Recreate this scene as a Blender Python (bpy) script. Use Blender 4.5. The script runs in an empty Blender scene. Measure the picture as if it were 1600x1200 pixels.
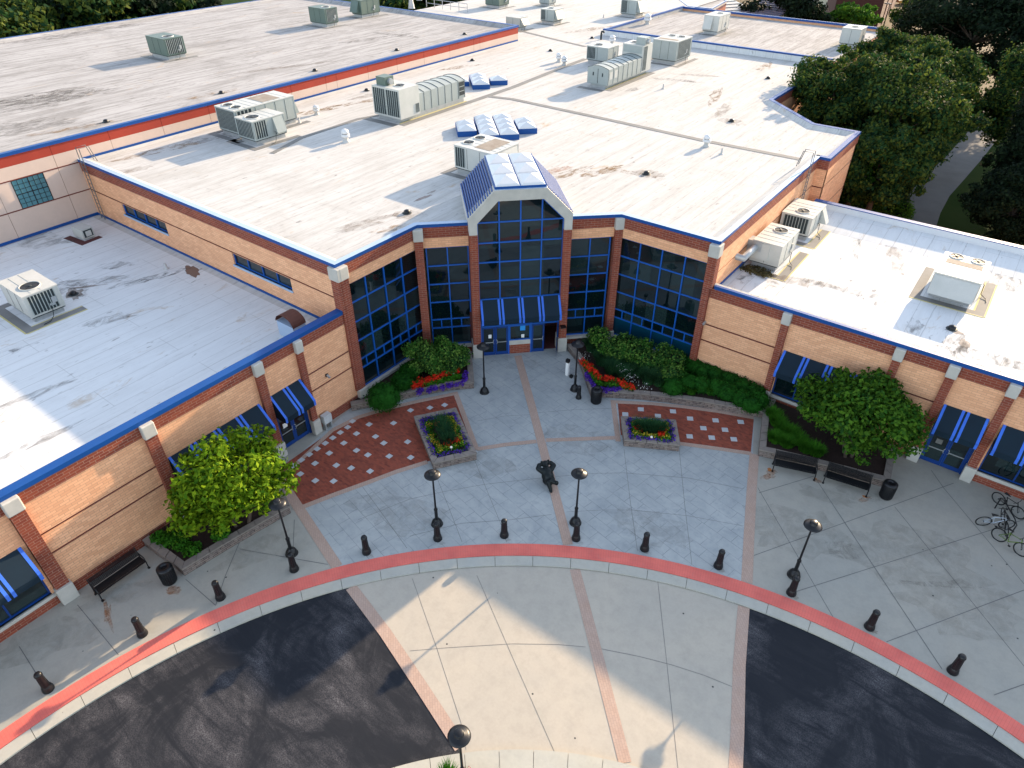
import bpy, bmesh, math, random
import numpy as np
from math import radians as rad, sin, cos, pi
from mathutils import Vector, Matrix
random.seed(7); RNG = np.random.default_rng(7)
S2 = 2 ** .5
scene = bpy.context.scene
col = scene.collection

# ---------------------------------------------------------------- camera, sky, sun, exposure
CAM_H, FPX, PITCH, HEAD = 26.0, 1076.56, 0.6452, 0.6439
cam_d = bpy.data.cameras.new('camera')
cam_d.sensor_width = 36.0
cam_d.lens = 36.0 * FPX / 1600.0
cam_d.clip_start = 0.1; cam_d.clip_end = 2000
cam = bpy.data.objects.new('camera', cam_d); col.objects.link(cam)
cam.location = (0, 0, CAM_H)
cam.rotation_euler = (pi / 2 - PITCH, 0, HEAD)
scene.camera = cam

SUN_EL, SUN_ROT = rad(17.2), rad(7.0)
world = bpy.data.worlds.new('World'); scene.world = world; world.use_nodes = True
wn = world.node_tree.nodes; wl = world.node_tree.links
bg = wn['Background']
sky = wn.new('ShaderNodeTexSky'); sky.sky_type = 'NISHITA'; sky.sun_disc = False
sky.sun_elevation = SUN_EL; sky.sun_rotation = SUN_ROT
sky.air_density = 1.0; sky.dust_density = 0.6; sky.ozone_density = 1.5
hs = wn.new('ShaderNodeHueSaturation'); hs.inputs['Saturation'].default_value = .62; wl.new(sky.outputs[0], hs.inputs['Color'])
wl.new(hs.outputs[0], bg.inputs[0]); bg.inputs[1].default_value = 0.15
sun_d = bpy.data.lights.new('sun', 'SUN'); sun_d.energy = 3.7; sun_d.angle = rad(0.6)
sun_d.color = (1.0, 0.76, 0.50)
sun = bpy.data.objects.new('sun', sun_d); col.objects.link(sun)
sdir = Vector((sin(SUN_ROT) * cos(SUN_EL), cos(SUN_ROT) * cos(SUN_EL), sin(SUN_EL)))
sun.rotation_euler = (-sdir).to_track_quat('-Z', 'Y').to_euler()
scene.view_settings.view_transform = 'Standard'
scene.view_settings.look = 'None'
scene.view_settings.gamma = 1.0
scene.view_settings.exposure = 1.76

# surveyed geometry: which spot of a level plane z stands behind a given point of the survey photograph
_fw = np.array([-sin(HEAD), cos(HEAD), 0]); _rt = np.array([cos(HEAD), sin(HEAD), 0])
_F = _fw * cos(PITCH) - np.array([0, 0, sin(PITCH)]); _U = _fw * sin(PITCH) + np.array([0, 0, cos(PITCH)])
def G(px, py, z=0.0):
    d = _F * FPX + _rt * (px - 800) + _U * (600 - py)
    t = (z - CAM_H) / d[2]
    return (float(d[0] * t), float(d[1] * t))

# ---------------------------------------------------------------- materials
MATS = {}
def mat(name, rgb, rough=.7, metal=0., spec=.5, emit=None):
    m = bpy.data.materials.new(name); m.use_nodes = True
    b = m.node_tree.nodes['Principled BSDF']
    b.inputs['Base Color'].default_value = (*rgb, 1)
    b.inputs['Roughness'].default_value = rough
    b.inputs['Metallic'].default_value = metal
    b.inputs['Specular IOR Level'].default_value = spec
    MATS[name] = m
    return m
class NT:
    """small wrapper to write node trees compactly"""
    def __init__(s, m): s.t = m.node_tree; s.b = s.t.nodes['Principled BSDF']
    def n(s, ty, **kw):
        x = s.t.nodes.new(ty)
        for k, v in kw.items(): setattr(x, k, v)
        return x
    def l(s, a, b): s.t.links.new(a, b)
    def pos(s): return s.n('ShaderNodeNewGeometry').outputs['Position']
    def mapping(s, v, scale=(1, 1, 1), rot=(0, 0, 0), loc=(0, 0, 0)):
        x = s.n('ShaderNodeMapping'); s.l(v, x.inputs[0])
        x.inputs['Location'].default_value = loc; x.inputs['Rotation'].default_value = rot; x.inputs['Scale'].default_value = scale
        return x.outputs[0]
    def noise(s, v, scale, detail=4, rough=.6, dist=0):
        x = s.n('ShaderNodeTexNoise'); s.l(v, x.inputs['Vector'])
        x.inputs['Scale'].default_value = scale; x.inputs['Detail'].default_value = detail
        x.inputs['Roughness'].default_value = rough; x.inputs['Distortion'].default_value = dist
        return x.outputs['Fac']
    def ramp(s, v, a, b, ca=(0, 0, 0), cb=(1, 1, 1)):
        x = s.n('ShaderNodeValToRGB'); s.l(v, x.inputs[0])
        x.color_ramp.elements[0].position = a; x.color_ramp.elements[1].position = b
        x.color_ramp.elements[0].color = (*ca, 1); x.color_ramp.elements[1].color = (*cb, 1)
        return x.outputs[0]
    def mix(s, f, a, b, blend='MIX'):
        x = s.n('ShaderNodeMix', data_type='RGBA', blend_type=blend)
        if isinstance(f, (int, float)): x.inputs[0].default_value = f
        else: s.l(f, x.inputs[0])
        for i, c in ((6, a), (7, b)):
            if isinstance(c, tuple): x.inputs[i].default_value = (*c, 1)
            else: s.l(c, x.inputs[i])
        return x.outputs[2]
    def math(s, op, a, b=None):
        x = s.n('ShaderNodeMath', operation=op)
        for i, c in ((0, a), (1, b)):
            if c is None: continue
            if isinstance(c, (int, float)): x.inputs[i].default_value = c
            else: s.l(c, x.inputs[i])
        return x.outputs[0]
    def sep(s, v):
        x = s.n('ShaderNodeSeparateXYZ'); s.l(v, x.inputs[0]); return x.outputs
    def comb(s, x_, y_, z_=0.):
        x = s.n('ShaderNodeCombineXYZ')
        for i, c in enumerate((x_, y_, z_)):
            if isinstance(c, (int, float)): x.inputs[i].default_value = c
            else: s.l(c, x.inputs[i])
        return x.outputs[0]
    def color(s, c): s.l(c, s.b.inputs['Base Color'])
    def bump(s, h, strength=.3, dist=.02):
        x = s.n('ShaderNodeBump'); s.l(h, x.inputs['Height'])
        x.inputs['Strength'].default_value = strength; x.inputs['Distance'].default_value = dist
        s.l(x.outputs[0], s.b.inputs['Normal'])
    def brick(s, v, w, h, c1, c2, mortar, msize=.01, offset=.5, bias=0., freq=2, sq=1., sqf=1):
        x = s.n('ShaderNodeTexBrick'); s.l(v, x.inputs['Vector'])
        x.offset = offset; x.offset_frequency = freq; x.squash = sq; x.squash_frequency = sqf
        for k, c in (('Color1', c1), ('Color2', c2), ('Mortar', mortar)): x.inputs[k].default_value = (*c, 1)
        x.inputs['Scale'].default_value = 1.; x.inputs['Mortar Size'].default_value = msize
        x.inputs['Brick Width'].default_value = w; x.inputs['Row Height'].default_value = h; x.inputs['Bias'].default_value = bias
        x.inputs['Mortar Smooth'].default_value = .1
        return x
    def wallcoord(s):
        """metres along the wall, height: works on any upright wall"""
        g = s.n('ShaderNodeNewGeometry')
        c = s.n('ShaderNodeVectorMath', operation='CROSS_PRODUCT'); s.l(g.outputs['True Normal'], c.inputs[0]); c.inputs[1].default_value = (0, 0, 1)
        d = s.n('ShaderNodeVectorMath', operation='DOT_PRODUCT'); s.l(c.outputs[0], d.inputs[0]); s.l(g.outputs['Position'], d.inputs[1])
        return s.comb(d.outputs['Value'], s.sep(g.outputs['Position'])[2])

def brickwall(name, c1, c2, mortar, w, h, msize):
    m = mat(name, c1, .85, spec=.2); t = NT(m); v = t.wallcoord()
    b = t.brick(v, w, h, c1, c2, mortar, msize)
    n1 = t.noise(t.pos(), .35, 5); n2 = t.noise(t.pos(), 7, 3)
    c = t.mix(t.ramp(n1, .3, .75), b.outputs['Color'], t.mix(.5, b.outputs['Color'], (c1[0] * .8, c1[1] * .72, c1[2] * .68)))
    c = t.mix(t.math('MULTIPLY', n2, .15), c, tuple(x * .55 for x in c1))
    c = t.mix(t.math('MULTIPLY', t.ramp(t.noise(t.mapping(t.pos(), scale=(1.2, 1.2, .25)), 1.0, 5), .5, .8), .22), c, tuple(x * .5 for x in c1))
    t.color(c); t.bump(b.outputs['Fac'], -.4, .02)
    return m
brickwall('red_brick', (.27, .065, .035), (.17, .038, .026), (.33, .22, .17), .42, .135, .011)
brickwall('tan_brick', (.86, .475, .275), (.68, .345, .19), (.48, .26, .155), .40, .135, .011)
brickwall('dark_brick', (.15, .035, .028), (.12, .03, .024), (.15, .06, .05), .42, .135, .011)

def membrane(name, base, dirt, amt, tan=(.40, .29, .18)):
    m = mat(name, base, .85, spec=.06); t = NT(m); p = t.pos(); sx = t.sep(p)
    # welded seams every 1.9 m across x plus end laps
    w1 = t.math('ABSOLUTE', t.math('SUBTRACT', t.math('FRACT', t.math('DIVIDE', t.math('ADD', sx[0], t.math('MULTIPLY', t.noise(p, .25, 3), .35)), 1.95)), .5))
    seam = t.ramp(w1, .004, .018, (1, 1, 1), (0, 0, 0))
    b = t.brick(t.mapping(p, rot=(0, 0, pi / 2)), 9.3, 1.95, (1, 1, 1), (1, 1, 1), (0, 0, 0), .018)
    lap = t.math('SUBTRACT', 1.0, b.outputs['Color'])
    st = t.noise(t.mapping(p, scale=(2.2, .16, 1)), 1.0, 6, .65, .4)
    blot = t.noise(p, .16, 6, .7, .6)
    fine = t.noise(t.mapping(p, scale=(6, .9, 1)), 1.0, 4, .7)
    f = t.math('MULTIPLY', t.ramp(st, .42, .70), amt)
    c = t.mix(f, base, dirt)
    c = t.mix(t.math('MULTIPLY', t.ramp(blot, .50, .78), min(1, amt * 1.0)), c, dirt)
    c = t.mix(t.math('MULTIPLY', t.ramp(fine, .56, .70), amt * .8), c, tuple(x * .5 for x in dirt))
    ru = t.noise(t.mapping(p, scale=(.5, .22, 1), loc=(7, 3, 0)), 1.0, 7, .75, 1.2)
    c = t.mix(t.math('MULTIPLY', t.ramp(ru, .60, .70), .6), c, tan)
    c = t.mix(t.math('MULTIPLY', seam, .42), c, (.24, .23, .22))
    c = t.mix(t.math('MULTIPLY', lap, .35), c, (.24, .23, .22))
    # short dark scuffs
    sc = t.noise(t.mapping(p, scale=(3.2, 1.1, 1), rot=(0, 0, .35)), 1.0, 3, .5)
    c = t.mix(t.math('MULTIPLY', t.ramp(sc, .68, .74), .6), c, (.17, .16, .15))
    t.color(c); t.bump(t.math('ADD', blot, seam), .25, .03)
    return m
membrane('roof_white', (.50, .495, .48), (.34, .325, .30), .55)
membrane('roof_worn', (.40, .39, .385), (.20, .19, .18), .8)
membrane('roof_blue', (.63, .64, .64), (.44, .44, .435), .28)

def flat(name, rgb, rgb2, scale=.6, rough=.8, bumpy=.1, spec=.3, metal=0., detail=6):
    m = mat(name, rgb, rough, metal, spec); t = NT(m); n = t.noise(t.pos(), scale, detail, .65)
    n2 = t.noise(t.pos(), scale * 14, 3)
    c = t.mix(t.ramp(n, .32, .72), rgb, rgb2); c = t.mix(t.math('MULTIPLY', n2, .22), c, tuple(x * .55 for x in rgb))
    t.color(c)
    if bumpy: t.bump(n2, bumpy, .01)
    return m
flat('stone', (.50, .475, .43), (.40, .385, .35), 1.5)
flat('precast_cream', (.62, .47, .385), (.55, .42, .35), .3)
flat('precast_red', (.36, .045, .025), (.28, .036, .022), .3)
flat('gap_dark', (.10, .03, .03), (.06, .02, .02), 1); flat('panel_gap', (.30, .20, .16), (.26, .17, .14), 1); flat('frame_awning_shade', (.004, .04, .20), (.003, .034, .17), .5, .4, 0, .4)  # last one: darker copy of blue_frame, shade under the awnings put into the colour
flat('blue_metal', (.002, .056, .23), (.003, .066, .27), .5, .5, 0, .3)
flat('coping_pale', (.36, .46, .60), (.32, .42, .56), .5, .5, 0, .5)
flat('blue_frame', (.006, .095, .42), (.005, .08, .36), .5, .35, 0, .5)
flat('louvre_blue', (.004, .02, .12), (.003, .014, .10), .5, .4, 0, .5)
flat('black_metal', (.006, .007, .009), (.010, .010, .012), 2, .38, 0, .35)
flat('bronze', (.007, .010, .012), (.013, .018, .018), 5, .42, .15, .35, .4)
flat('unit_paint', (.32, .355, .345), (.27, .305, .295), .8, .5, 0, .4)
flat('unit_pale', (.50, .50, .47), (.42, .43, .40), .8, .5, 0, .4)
flat('unit_dark', (.025, .038, .042), (.018, .026, .03), 2, .6)
flat('unit_green', (.10, .145, .125), (.08, .12, .10), .8, .5, 0, .4)
flat('fan_dark', (.02, .02, .022), (.03, .03, .03), 2, .5)
flat('galv', (.42, .44, .45), (.32, .34, .35), 2, .4, 0, .5, .4)
flat('pad_grey', (.20, .20, .195), (.155, .155, .15), 1.0)
flat('pad_yellow', (.52, .46, .20), (.48, .42, .22), 2)
flat('dome_white', (.66, .655, .65), (.60, .60, .60), 1, .3, 0, .5)
flat('awning_cloth', (.004, .017, .031), (.003, .013, .025), 1.2, .75, 0, .25)
flat('awning_stripe', (.045, .16, .66), (.04, .13, .58), 1.2, .7, 0, .25)
flat('spandrel_teal', (.004, .045, .075), (.003, .038, .065), .6, .2, 0, .5)
flat('tile_pale', (.50, .52, .53), (.42, .44, .45), 3)
flat('mulch', (.035, .02, .016), (.02, .012, .010), 6, .95, .6)
flat('stone_wall_cap', (.26, .22, .19), (.17, .15, .135), 2.5, .9, .3)
flat('bark', (.10, .07, .05), (.06, .045, .035), 6, .95, .6)
flat('rust', (.45, .17, .05), (.35, .14, .05), 3)
flat('lamp_glass', (.80, .74, .66), (.78, .72, .64), 3, .25, 0, .5)
flat('sign_white', (.8, .8, .78), (.75, .75, .74), 3)
flat('sign_blue', (.03, .30, .75), (.03, .28, .7), 3, .4, 0)
flat('rubber', (.012, .012, .013), (.02, .02, .02), 8, .7)
flat('bike_white', (.42, .47, .54), (.38, .43, .5), 3, .3, 0, .5)
flat('bike_green', (.09, .16, .012), (.08, .14, .012), 3, .4, 0, .5)
flat('brown_brick_far', (.085, .028, .02), (.065, .022, .016), .2, .9)
flat('far_roof_violet', (.15, .14, .18), (.12, .115, .15), .15, .7)
flat('far_wall_cream', (.55, .50, .38), (.48, .43, .33), .3, .8)
flat('car_silver', (.45, .47, .5), (.42, .44, .47), 1, .25, 0, .6, .5)
flat('car_orange', (.50, .24, .05), (.46, .22, .05), 1, .25, 0, .6)
flat('car_blue', (.03, .12, .35), (.03, .1, .3), 1, .25, 0, .6)
flat('grass', (.014, .036, .006), (.024, .044, .009), .25, .95, .8, .03)
flat('path_grey', (.13, .135, .14), (.10, .105, .11), .6, .9)
flat('lot_tan', (.15, .115, .065), (.11, .09, .055), .12, .9, .1, .1)

def glass(name, rgb, rough=.02, ior=1.75):
    m = mat(name, rgb, rough, 0., .5); m.node_tree.nodes['Principled BSDF'].inputs['IOR'].default_value = ior
    t = NT(m); n = t.noise(t.pos(), .35, 2); t.color(t.mix(n, rgb, tuple(x * 1.8 for x in rgb))); t.bump(t.noise(t.pos(), .8, 2), .12, .02)
    return m
glass('window_glass', (.0015, .006, .008), .02, 1.7)
t = NT(MATS['window_glass']); v = t.wallcoord(); sn = t.n('ShaderNodeVectorMath', operation='SNAP'); t.l(v, sn.inputs[0]); sn.inputs[1].default_value = (1.46, 1.28, 1)
wno = t.n('ShaderNodeTexWhiteNoise'); t.l(sn.outputs[0], wno.inputs['Vector']); t.color(t.mix(t.math('POWER', wno.outputs['Value'], 2.5), (.0015, .006, .008), (.014, .028, .030)))
glass('pane_teal', (.05, .13, .15), .08, 1.5)

# stacked stone retaining wall
m = mat('stack_stone', (.3, .25, .22), .9, spec=.2); t = NT(m); v = t.wallcoord()
b = t.brick(t.mapping(v, loc=(.3, .1, 0)), .42, .115, (.22, .165, .14), (.10, .08, .08), (.03, .026, .026), .014, bias=-.1)
n = t.noise(t.pos(), 5, 5); t.color(t.mix(t.math('MULTIPLY', t.ramp(n, .4, .7), .5), b.outputs['Color'], (.30, .26, .23))); t.bump(b.outputs['Fac'], -.8, .04)

# plain concrete with diagonal joints
def concrete(name, base, warm, joint_rot, jw, jh, jc=(.10, .09, .085), js=.022):
    m = mat(name, base, .85, spec=.25); t = NT(m); p = t.pos()
    n = t.noise(p, .22, 8, .65, .5); n2 = t.noise(p, 1.7, 6, .7); n3 = t.noise(t.mapping(p, scale=(9, 9, 1)), 1., 2)
    sp = t.n('ShaderNodeTexVoronoi'); t.l(p, sp.inputs['Vector']); sp.inputs['Scale'].default_value = .9
    c = t.mix(t.ramp(n, .35, .7), base, warm)
    c = t.mix(t.math('MULTIPLY', t.ramp(n2, .45, .8), .35), c, tuple(x * .6 for x in base))
    c = t.mix(t.math('MULTIPLY', n3, .14), c, (.1, .1, .1))
    c = t.mix(t.ramp(sp.outputs['Distance'], .03, .042, (1, 1, 1), (0, 0, 0)), c, (.05, .05, .05))
    if jw:
        b = t.brick(t.mapping(p, rot=(0, 0, joint_rot)), jw, jh, (1, 1, 1), (1, 1, 1), (0, 0, 0), js, offset=0)
        c = t.mix(b.outputs['Fac'], c, jc); t.bump(t.math('ADD', n2, b.outputs['Color']), .2, .01)
    t.color(c); return m
concrete('concrete_plain', (.325, .32, .285), (.38, .355, .30), 0, 0, 0)
concrete('concrete_drive', (.405, .372, .315), (.46, .41, .335), 0, 0, 0)
concrete('concrete_kerb', (.40, .40, .36), (.46, .43, .35), 0, 0, 0)

m = mat('concrete_stamped', (.3, .35, .38), .8, spec=.3); t = NT(m); p = t.pos()
pr = t.mapping(p, rot=(0, 0, rad(12)))
b1 = t.brick(pr, 1.25, .62, (1, 1, 1), (.86, .88, .9), (.0, .0, .0), .012, offset=.37, freq=2, sq=.62, sqf=3)
n = t.noise(p, .45, 8, .7, .8); n2 = t.noise(p, 2.6, 7, .7, .4)
c = t.mix(t.ramp(n, .3, .72), (.29, .315, .32), (.43, .445, .43))
c = t.mix(t.math('MULTIPLY', t.ramp(n2, .5, .75), .5), c, (.205, .235, .25))
vs = t.n('ShaderNodeTexVoronoi'); t.l(p, vs.inputs['Vector']); vs.inputs['Scale'].default_value = .22
sv = t.sep(vs.outputs['Color'])[0]; c = t.mix(t.math('MULTIPLY', sv, .16), c, (.22, .24, .25))
c = t.mix(.12, c, t.mix(1., c, b1.outputs['Color'], 'MULTIPLY'))
nl = t.noise(p, .8, 3)
c = t.mix(t.math('MULTIPLY', b1.outputs['Fac'], t.math('MULTIPLY', t.ramp(nl, .38, .62), .55)), c, (.12, .14, .155))
t.color(c); t.bump(t.math('SUBTRACT', n2, b1.outputs['Fac']), .35, .02)

m = mat('paver_strip', (.5, .33, .27), .85, spec=.25); t = NT(m); p = t.pos()
b = t.brick(t.mapping(p, rot=(0, 0, rad(45))), .2, .1, (.43, .29, .215), (.38, .25, .185), (.26, .18, .14), .006)
t.color(t.mix(t.math('MULTIPLY', t.noise(p, 2, 5), .4), b.outputs['Color'], (.40, .36, .34))); t.bump(b.outputs['Fac'], -.3, .01)

m = mat('red_band', (.6, .13, .1), .8, spec=.3); t = NT(m); p = t.pos()
sx = t.sep(t.mapping(p, loc=(-2.3, 2.8, 0)))
ang = t.math('ARCTAN2', sx[1], sx[0])
fr = t.math('FRACT', t.math('MULTIPLY', ang, 25.1 / .115))
ln = t.ramp(fr, .0, .16, (1, 1, 1), (0, 0, 0))
rr = t.math('FRACT', t.math('MULTIPLY', t.math('SQRT', t.math('ADD', t.math('MULTIPLY', sx[0], sx[0]), t.math('MULTIPLY', sx[1], sx[1]))), 1 / .232))
l2 = t.ramp(rr, .0, .05, (1, 1, 1), (0, 0, 0))
c = t.mix(t.ramp(t.noise(p, .9, 5), .35, .7), (.70, .16, .125), (.56, .12, .10)); c = t.mix(t.math('MULTIPLY', t.ramp(t.noise(p, 3.5, 7, .8), .52, .75), .4), c, (.42, .20, .17))
c = t.mix(t.math('MULTIPLY', t.math('MAXIMUM', ln, l2), .42), c, (.34, .07, .06)); t.color(c); t.bump(ln, -.3, .01)

m = mat('paving_brick', (.2, .05, .04), .85, spec=.3); t = NT(m); p = t.pos()
b = t.brick(t.mapping(p, rot=(0, 0, 0)), .21, .105, (.27, .062, .034), (.10, .026, .018), (.15, .055, .04), .006, bias=-.15)
n = t.noise(t.mapping(p, scale=(1, 3, 1)), 1.2, 6, .7)
t.color(t.mix(t.math('MULTIPLY', t.ramp(n, .35, .7), .6), b.outputs['Color'], (.29, .08, .05))); t.bump(b.outputs['Fac'], -.4, .01)

m = mat('asphalt', (.03, .03, .033), .9, spec=.25); t = NT(m); p = t.pos()
n = t.noise(t.mapping(p, scale=(1, 1, 1)), .28, 9, .66, 1.1); n2 = t.noise(p, 22, 4, .8); n3 = t.noise(t.mapping(p, rot=(0, 0, .6), scale=(.5, 2.2, 1)), .8, 7, .7, .8)
f = t.math('MULTIPLY', t.math('MULTIPLY', t.ramp(n, .44, .66), t.ramp(n2, .38, .68)), t.ramp(n3, .35, .65))
c = t.mix(f, (.012, .0145, .020), (.20, .19, .20)); c = t.mix(t.math('MULTIPLY', t.ramp(n3, .45, .8), .25), c, (.045, .046, .05))
t.color(c); t.bump(n2, .3, .01)

def stain(name, rgb, lo=.46, hi=.60, amt=.8, sc=(1.4, .5, 1)):
    m = mat(name, rgb, .9, spec=.05); t = NT(m); n = t.noise(t.mapping(t.pos(), scale=sc), 1.6, 7, .75, .8)
    t.l(t.math('MULTIPLY', t.ramp(n, lo, hi), amt), t.b.inputs['Alpha']); t.color(t.mix(t.noise(t.pos(), 3, 3), rgb, tuple(x * .7 for x in rgb)))
stain('soak_tan', (.34, .22, .12), amt=.6); stain('soak_grey', (.17, .16, .15), .44, .64, .5); stain('soak_ring', (.28, .22, .17), .40, .64, .42, (1.2, .6, 1)); stain('soak_faint', (.17, .15, .12), .40, .70, .22, (.9, .9, 1)); stain('soak_rust', (.42, .16, .05), .36, .66, .5, (2, 2, 1)); stain('soak_dark', (.07, .06, .055), .50, .68, .6, (.8, .8, 1))
def foliage(name, c1, c2, c3, trans=.25, lo=.35):
    m = mat(name, c1, .75, spec=.08); t = NT(m)
    oi = t.n('ShaderNodeNewGeometry').outputs['Random Per Island']
    n = t.noise(t.pos(), .9, 3)
    c = t.mix(t.ramp(n, .40, .66), c1, c3); c = t.mix(t.ramp(oi, lo, 1.), c, c2); t.color(c)
    tr = t.n('ShaderNodeBsdfTranslucent'); t.l(c, tr.inputs[0]); mx = t.n('ShaderNodeMixShader'); mx.inputs[0].default_value = trans
    t.l(t.b.outputs[0], mx.inputs[1]); t.l(tr.outputs[0], mx.inputs[2]); t.l(mx.outputs[0], t.t.nodes['Material Output'].inputs[0])
foliage('leaf_lime', (.085, .19, .008), (.22, .32, .012), (.03, .10, .008), .35, 0.05)
foliage('leaf_mid', (.028, .10, .010), (.09, .19, .015), (.014, .055, .010), .3, 0.15)
foliage('leaf_tree', (.019, .056, .015), (.10, .125, .018), (.009, .034, .017), .35, 0.35)  # yellowish second tone: sunlit highlights put into the colour of random leaves
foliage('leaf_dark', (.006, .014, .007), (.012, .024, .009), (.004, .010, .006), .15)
foliage('leaf_box', (.010, .065, .006), (.018, .095, .009), (.006, .042, .006), .15, 0.3)
foliage('leaf_hedge', (.03, .11, .014), (.15, .27, .045), (.014, .055, .014), .2, 0.45)
foliage('leaf_grassy', (.016, .070, .026), (.045, .11, .035), (.010, .048, .022), .2)
foliage('leaf_bright', (.035, .15, .01), (.07, .21, .015), (.025, .11, .01), .25)
foliage('petal_red', (.80, .03, .015), (.60, .05, .015), (.45, .012, .008), .2)
foliage('petal_purple', (.07, .022, .30), (.14, .05, .48), (.035, .012, .18), .2)
foliage('petal_yellow', (.50, .38, .03), (.25, .38, .05), (.45, .15, .03), .25)
foliage('petal_white', (.7, .72, .68), (.6, .65, .6), (.65, .65, .6), .25)
foliage('dead_twigs', (.10, .08, .03), (.14, .11, .05), (.05, .045, .02), .1)

# ---------------------------------------------------------------- mesh helpers
def tag(o, label=None, cat=None, group=None, kind=None):
    if label: o['label'] = label
    if cat: o['category'] = cat
    if group: o['group'] = group
    if kind: o['kind'] = kind
    return o
def empty(name, loc=(0, 0, 0), rz=0., **kw):
    o = bpy.data.objects.new(name, None); col.objects.link(o)
    o.location = loc; o.rotation_euler = (0, 0, rz); o.empty_display_size = .3
    return tag(o, **kw)
class MB:
    def __init__(s, T=None): s.lumps = []; s.v = []; s.f = []; s.m = []; s.slots = []; s.T = T; s.smooth = []
    def slot(s, m):
        if m not in s.slots: s.slots.append(m)
        return s.slots.index(m)
    def add(s, vs, fs, m, smooth=False):
        o = len(s.v)
        for p in vs:
            s.v.append(s.T(p) if s.T else tuple(p))
        s.lumps.append((s.v[o:], fs, m, smooth))
        k = s.slot(m)
        for f in fs: s.f.append([i + o for i in f]); s.m.append(k); s.smooth.append(smooth)
    def box(s, x0, x1, y0, y1, z0, z1, m):
        vs = [(x, y, z) for z in (z0, z1) for x, y in ((x0, y0), (x1, y0), (x1, y1), (x0, y1))]
        s.add(vs, [(3, 2, 1, 0), (4, 5, 6, 7), (0, 1, 5, 4), (1, 2, 6, 5), (2, 3, 7, 6), (3, 0, 4, 7)], m)
    def prism(s, pts, z0, z1, m, mtop=None):
        n = len(pts); a = sum(pts[i][0] * pts[(i + 1) % n][1] - pts[(i + 1) % n][0] * pts[i][1] for i in range(n))
        if a < 0: pts = pts[::-1]
        vs = [(x, y, z0) for x, y in pts] + [(x, y, z1) for x, y in pts]
        s.add(vs, [tuple(range(n - 1, -1, -1))] + [(i, (i + 1) % n, n + (i + 1) % n, n + i) for i in range(n)], m)
        s.add(vs[n:], [tuple(range(n))], mtop or m)
    def hexa(s, bot, top, m):
        s.add(list(bot) + list(top), [(3, 2, 1, 0), (4, 5, 6, 7), (0, 1, 5, 4), (1, 2, 6, 5), (2, 3, 7, 6), (3, 0, 4, 7)], m)
    def sheet(s, pts, z, m):
        n = len(pts); a = sum(pts[i][0] * pts[(i + 1) % n][1] - pts[(i + 1) % n][0] * pts[i][1] for i in range(n))
        if a < 0: pts = pts[::-1]
        s.add([(x, y, z) for x, y in pts], [tuple(range(n))], m)
    def strip(s, pts, w, z, m, z0=None):
        s.nstrip = getattr(s, 'nstrip', 0) + 1; z += .0007 * (s.nstrip % 9)
        L, R = offset(pts, w / 2), offset(pts, -w / 2)
        for i in range(len(pts) - 1):
            q = [L[i], L[i + 1], R[i + 1], R[i]]
            if z0 is None: s.sheet(q, z, m)
            else: s.prism(q, z0, z, m)
    def tube(s, pts, r, m, n=8, caps=True):
        pts = [Vector(p) for p in pts]; rs = r if isinstance(r, (list, tuple)) else [r] * len(pts)
        rings = []
        for i, p in enumerate(pts):
            d = (pts[min(i + 1, len(pts) - 1)] - pts[max(i - 1, 0)]).normalized()
            a = d.orthogonal().normalized() if i == 0 else (prev - d * prev.dot(d)).normalized()
            prev = a; b = d.cross(a)
            rings.append([tuple(p + (a * cos(2 * pi * k / n) + b * sin(2 * pi * k / n)) * rs[i]) for k in range(n)])
        vs = [q for r_ in rings for q in r_]
        fs = [(i * n + k, i * n + (k + 1) % n, (i + 1) * n + (k + 1) % n, (i + 1) * n + k) for i in range(len(pts) - 1) for k in range(n)]
        s.add(vs, fs, m, True)
        if caps: s.add(rings[0], [tuple(range(n - 1, -1, -1))], m); s.add(rings[-1], [tuple(range(n))], m)
    def lathe(s, prof, m, c=(0, 0), n=20, smooth=True, cap=True):
        vs = [(c[0] + r * cos(2 * pi * k / n), c[1] + r * sin(2 * pi * k / n), z) for r, z in prof for k in range(n)]
        fs = [(i * n + k, i * n + (k + 1) % n, (i + 1) * n + (k + 1) % n, (i + 1) * n + k) for i in range(len(prof) - 1) for k in range(n)]
        s.add(vs, fs, m, smooth)
        if cap and prof[-1][0] > 1e-4: s.add(vs[-n:], [tuple(range(n))], m)
    def sphere(s, c, r, m, n=12, sc=(1, 1, 1), lo=0., hi=pi):
        prof = [(sin(lo + (hi - lo) * i / (n // 2)), cos(lo + (hi - lo) * i / (n // 2))) for i in range(n // 2 + 1)]
        vs = [(c[0] + r * sc[0] * a * cos(2 * pi * k / n), c[1] + r * sc[1] * a * sin(2 * pi * k / n), c[2] + r * sc[2] * b) for a, b in prof for k in range(n)]
        fs = [((i + 1) * n + k, (i + 1) * n + (k + 1) % n, i * n + (k + 1) % n, i * n + k) for i in range(n // 2) for k in range(n)]
        s.add(vs, fs, m, True)
    def pieces(s):
        """parts of this mesh that stand apart become objects of their own"""
        bx = []
        for vs, fs, k, sm in s.lumps: a = np.array(vs); bx.append((a.min(0), a.max(0)))
        n = len(bx); lab = list(range(n)); lo = np.array([b_[0] for b_ in bx]); hi = np.array([b_[1] for b_ in bx]); sz = (hi - lo).max(1)
        def find(i):
            while lab[i] != i: i = lab[i]
            return i
        for i in range(n):
            g_ = np.maximum(0, np.maximum(lo[i] - hi, lo - hi[i])); near = np.sqrt((g_ ** 2).sum(1)) <= np.maximum(.02, .48 * np.maximum(sz, sz[i]))
            for j in np.nonzero(near)[0]:
                a_, c_ = find(i), find(int(j))
                if a_ != c_: lab[c_] = a_
        out = {}
        for i in range(n): out.setdefault(find(i), []).append(s.lumps[i])
        return list(out.values())
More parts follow.
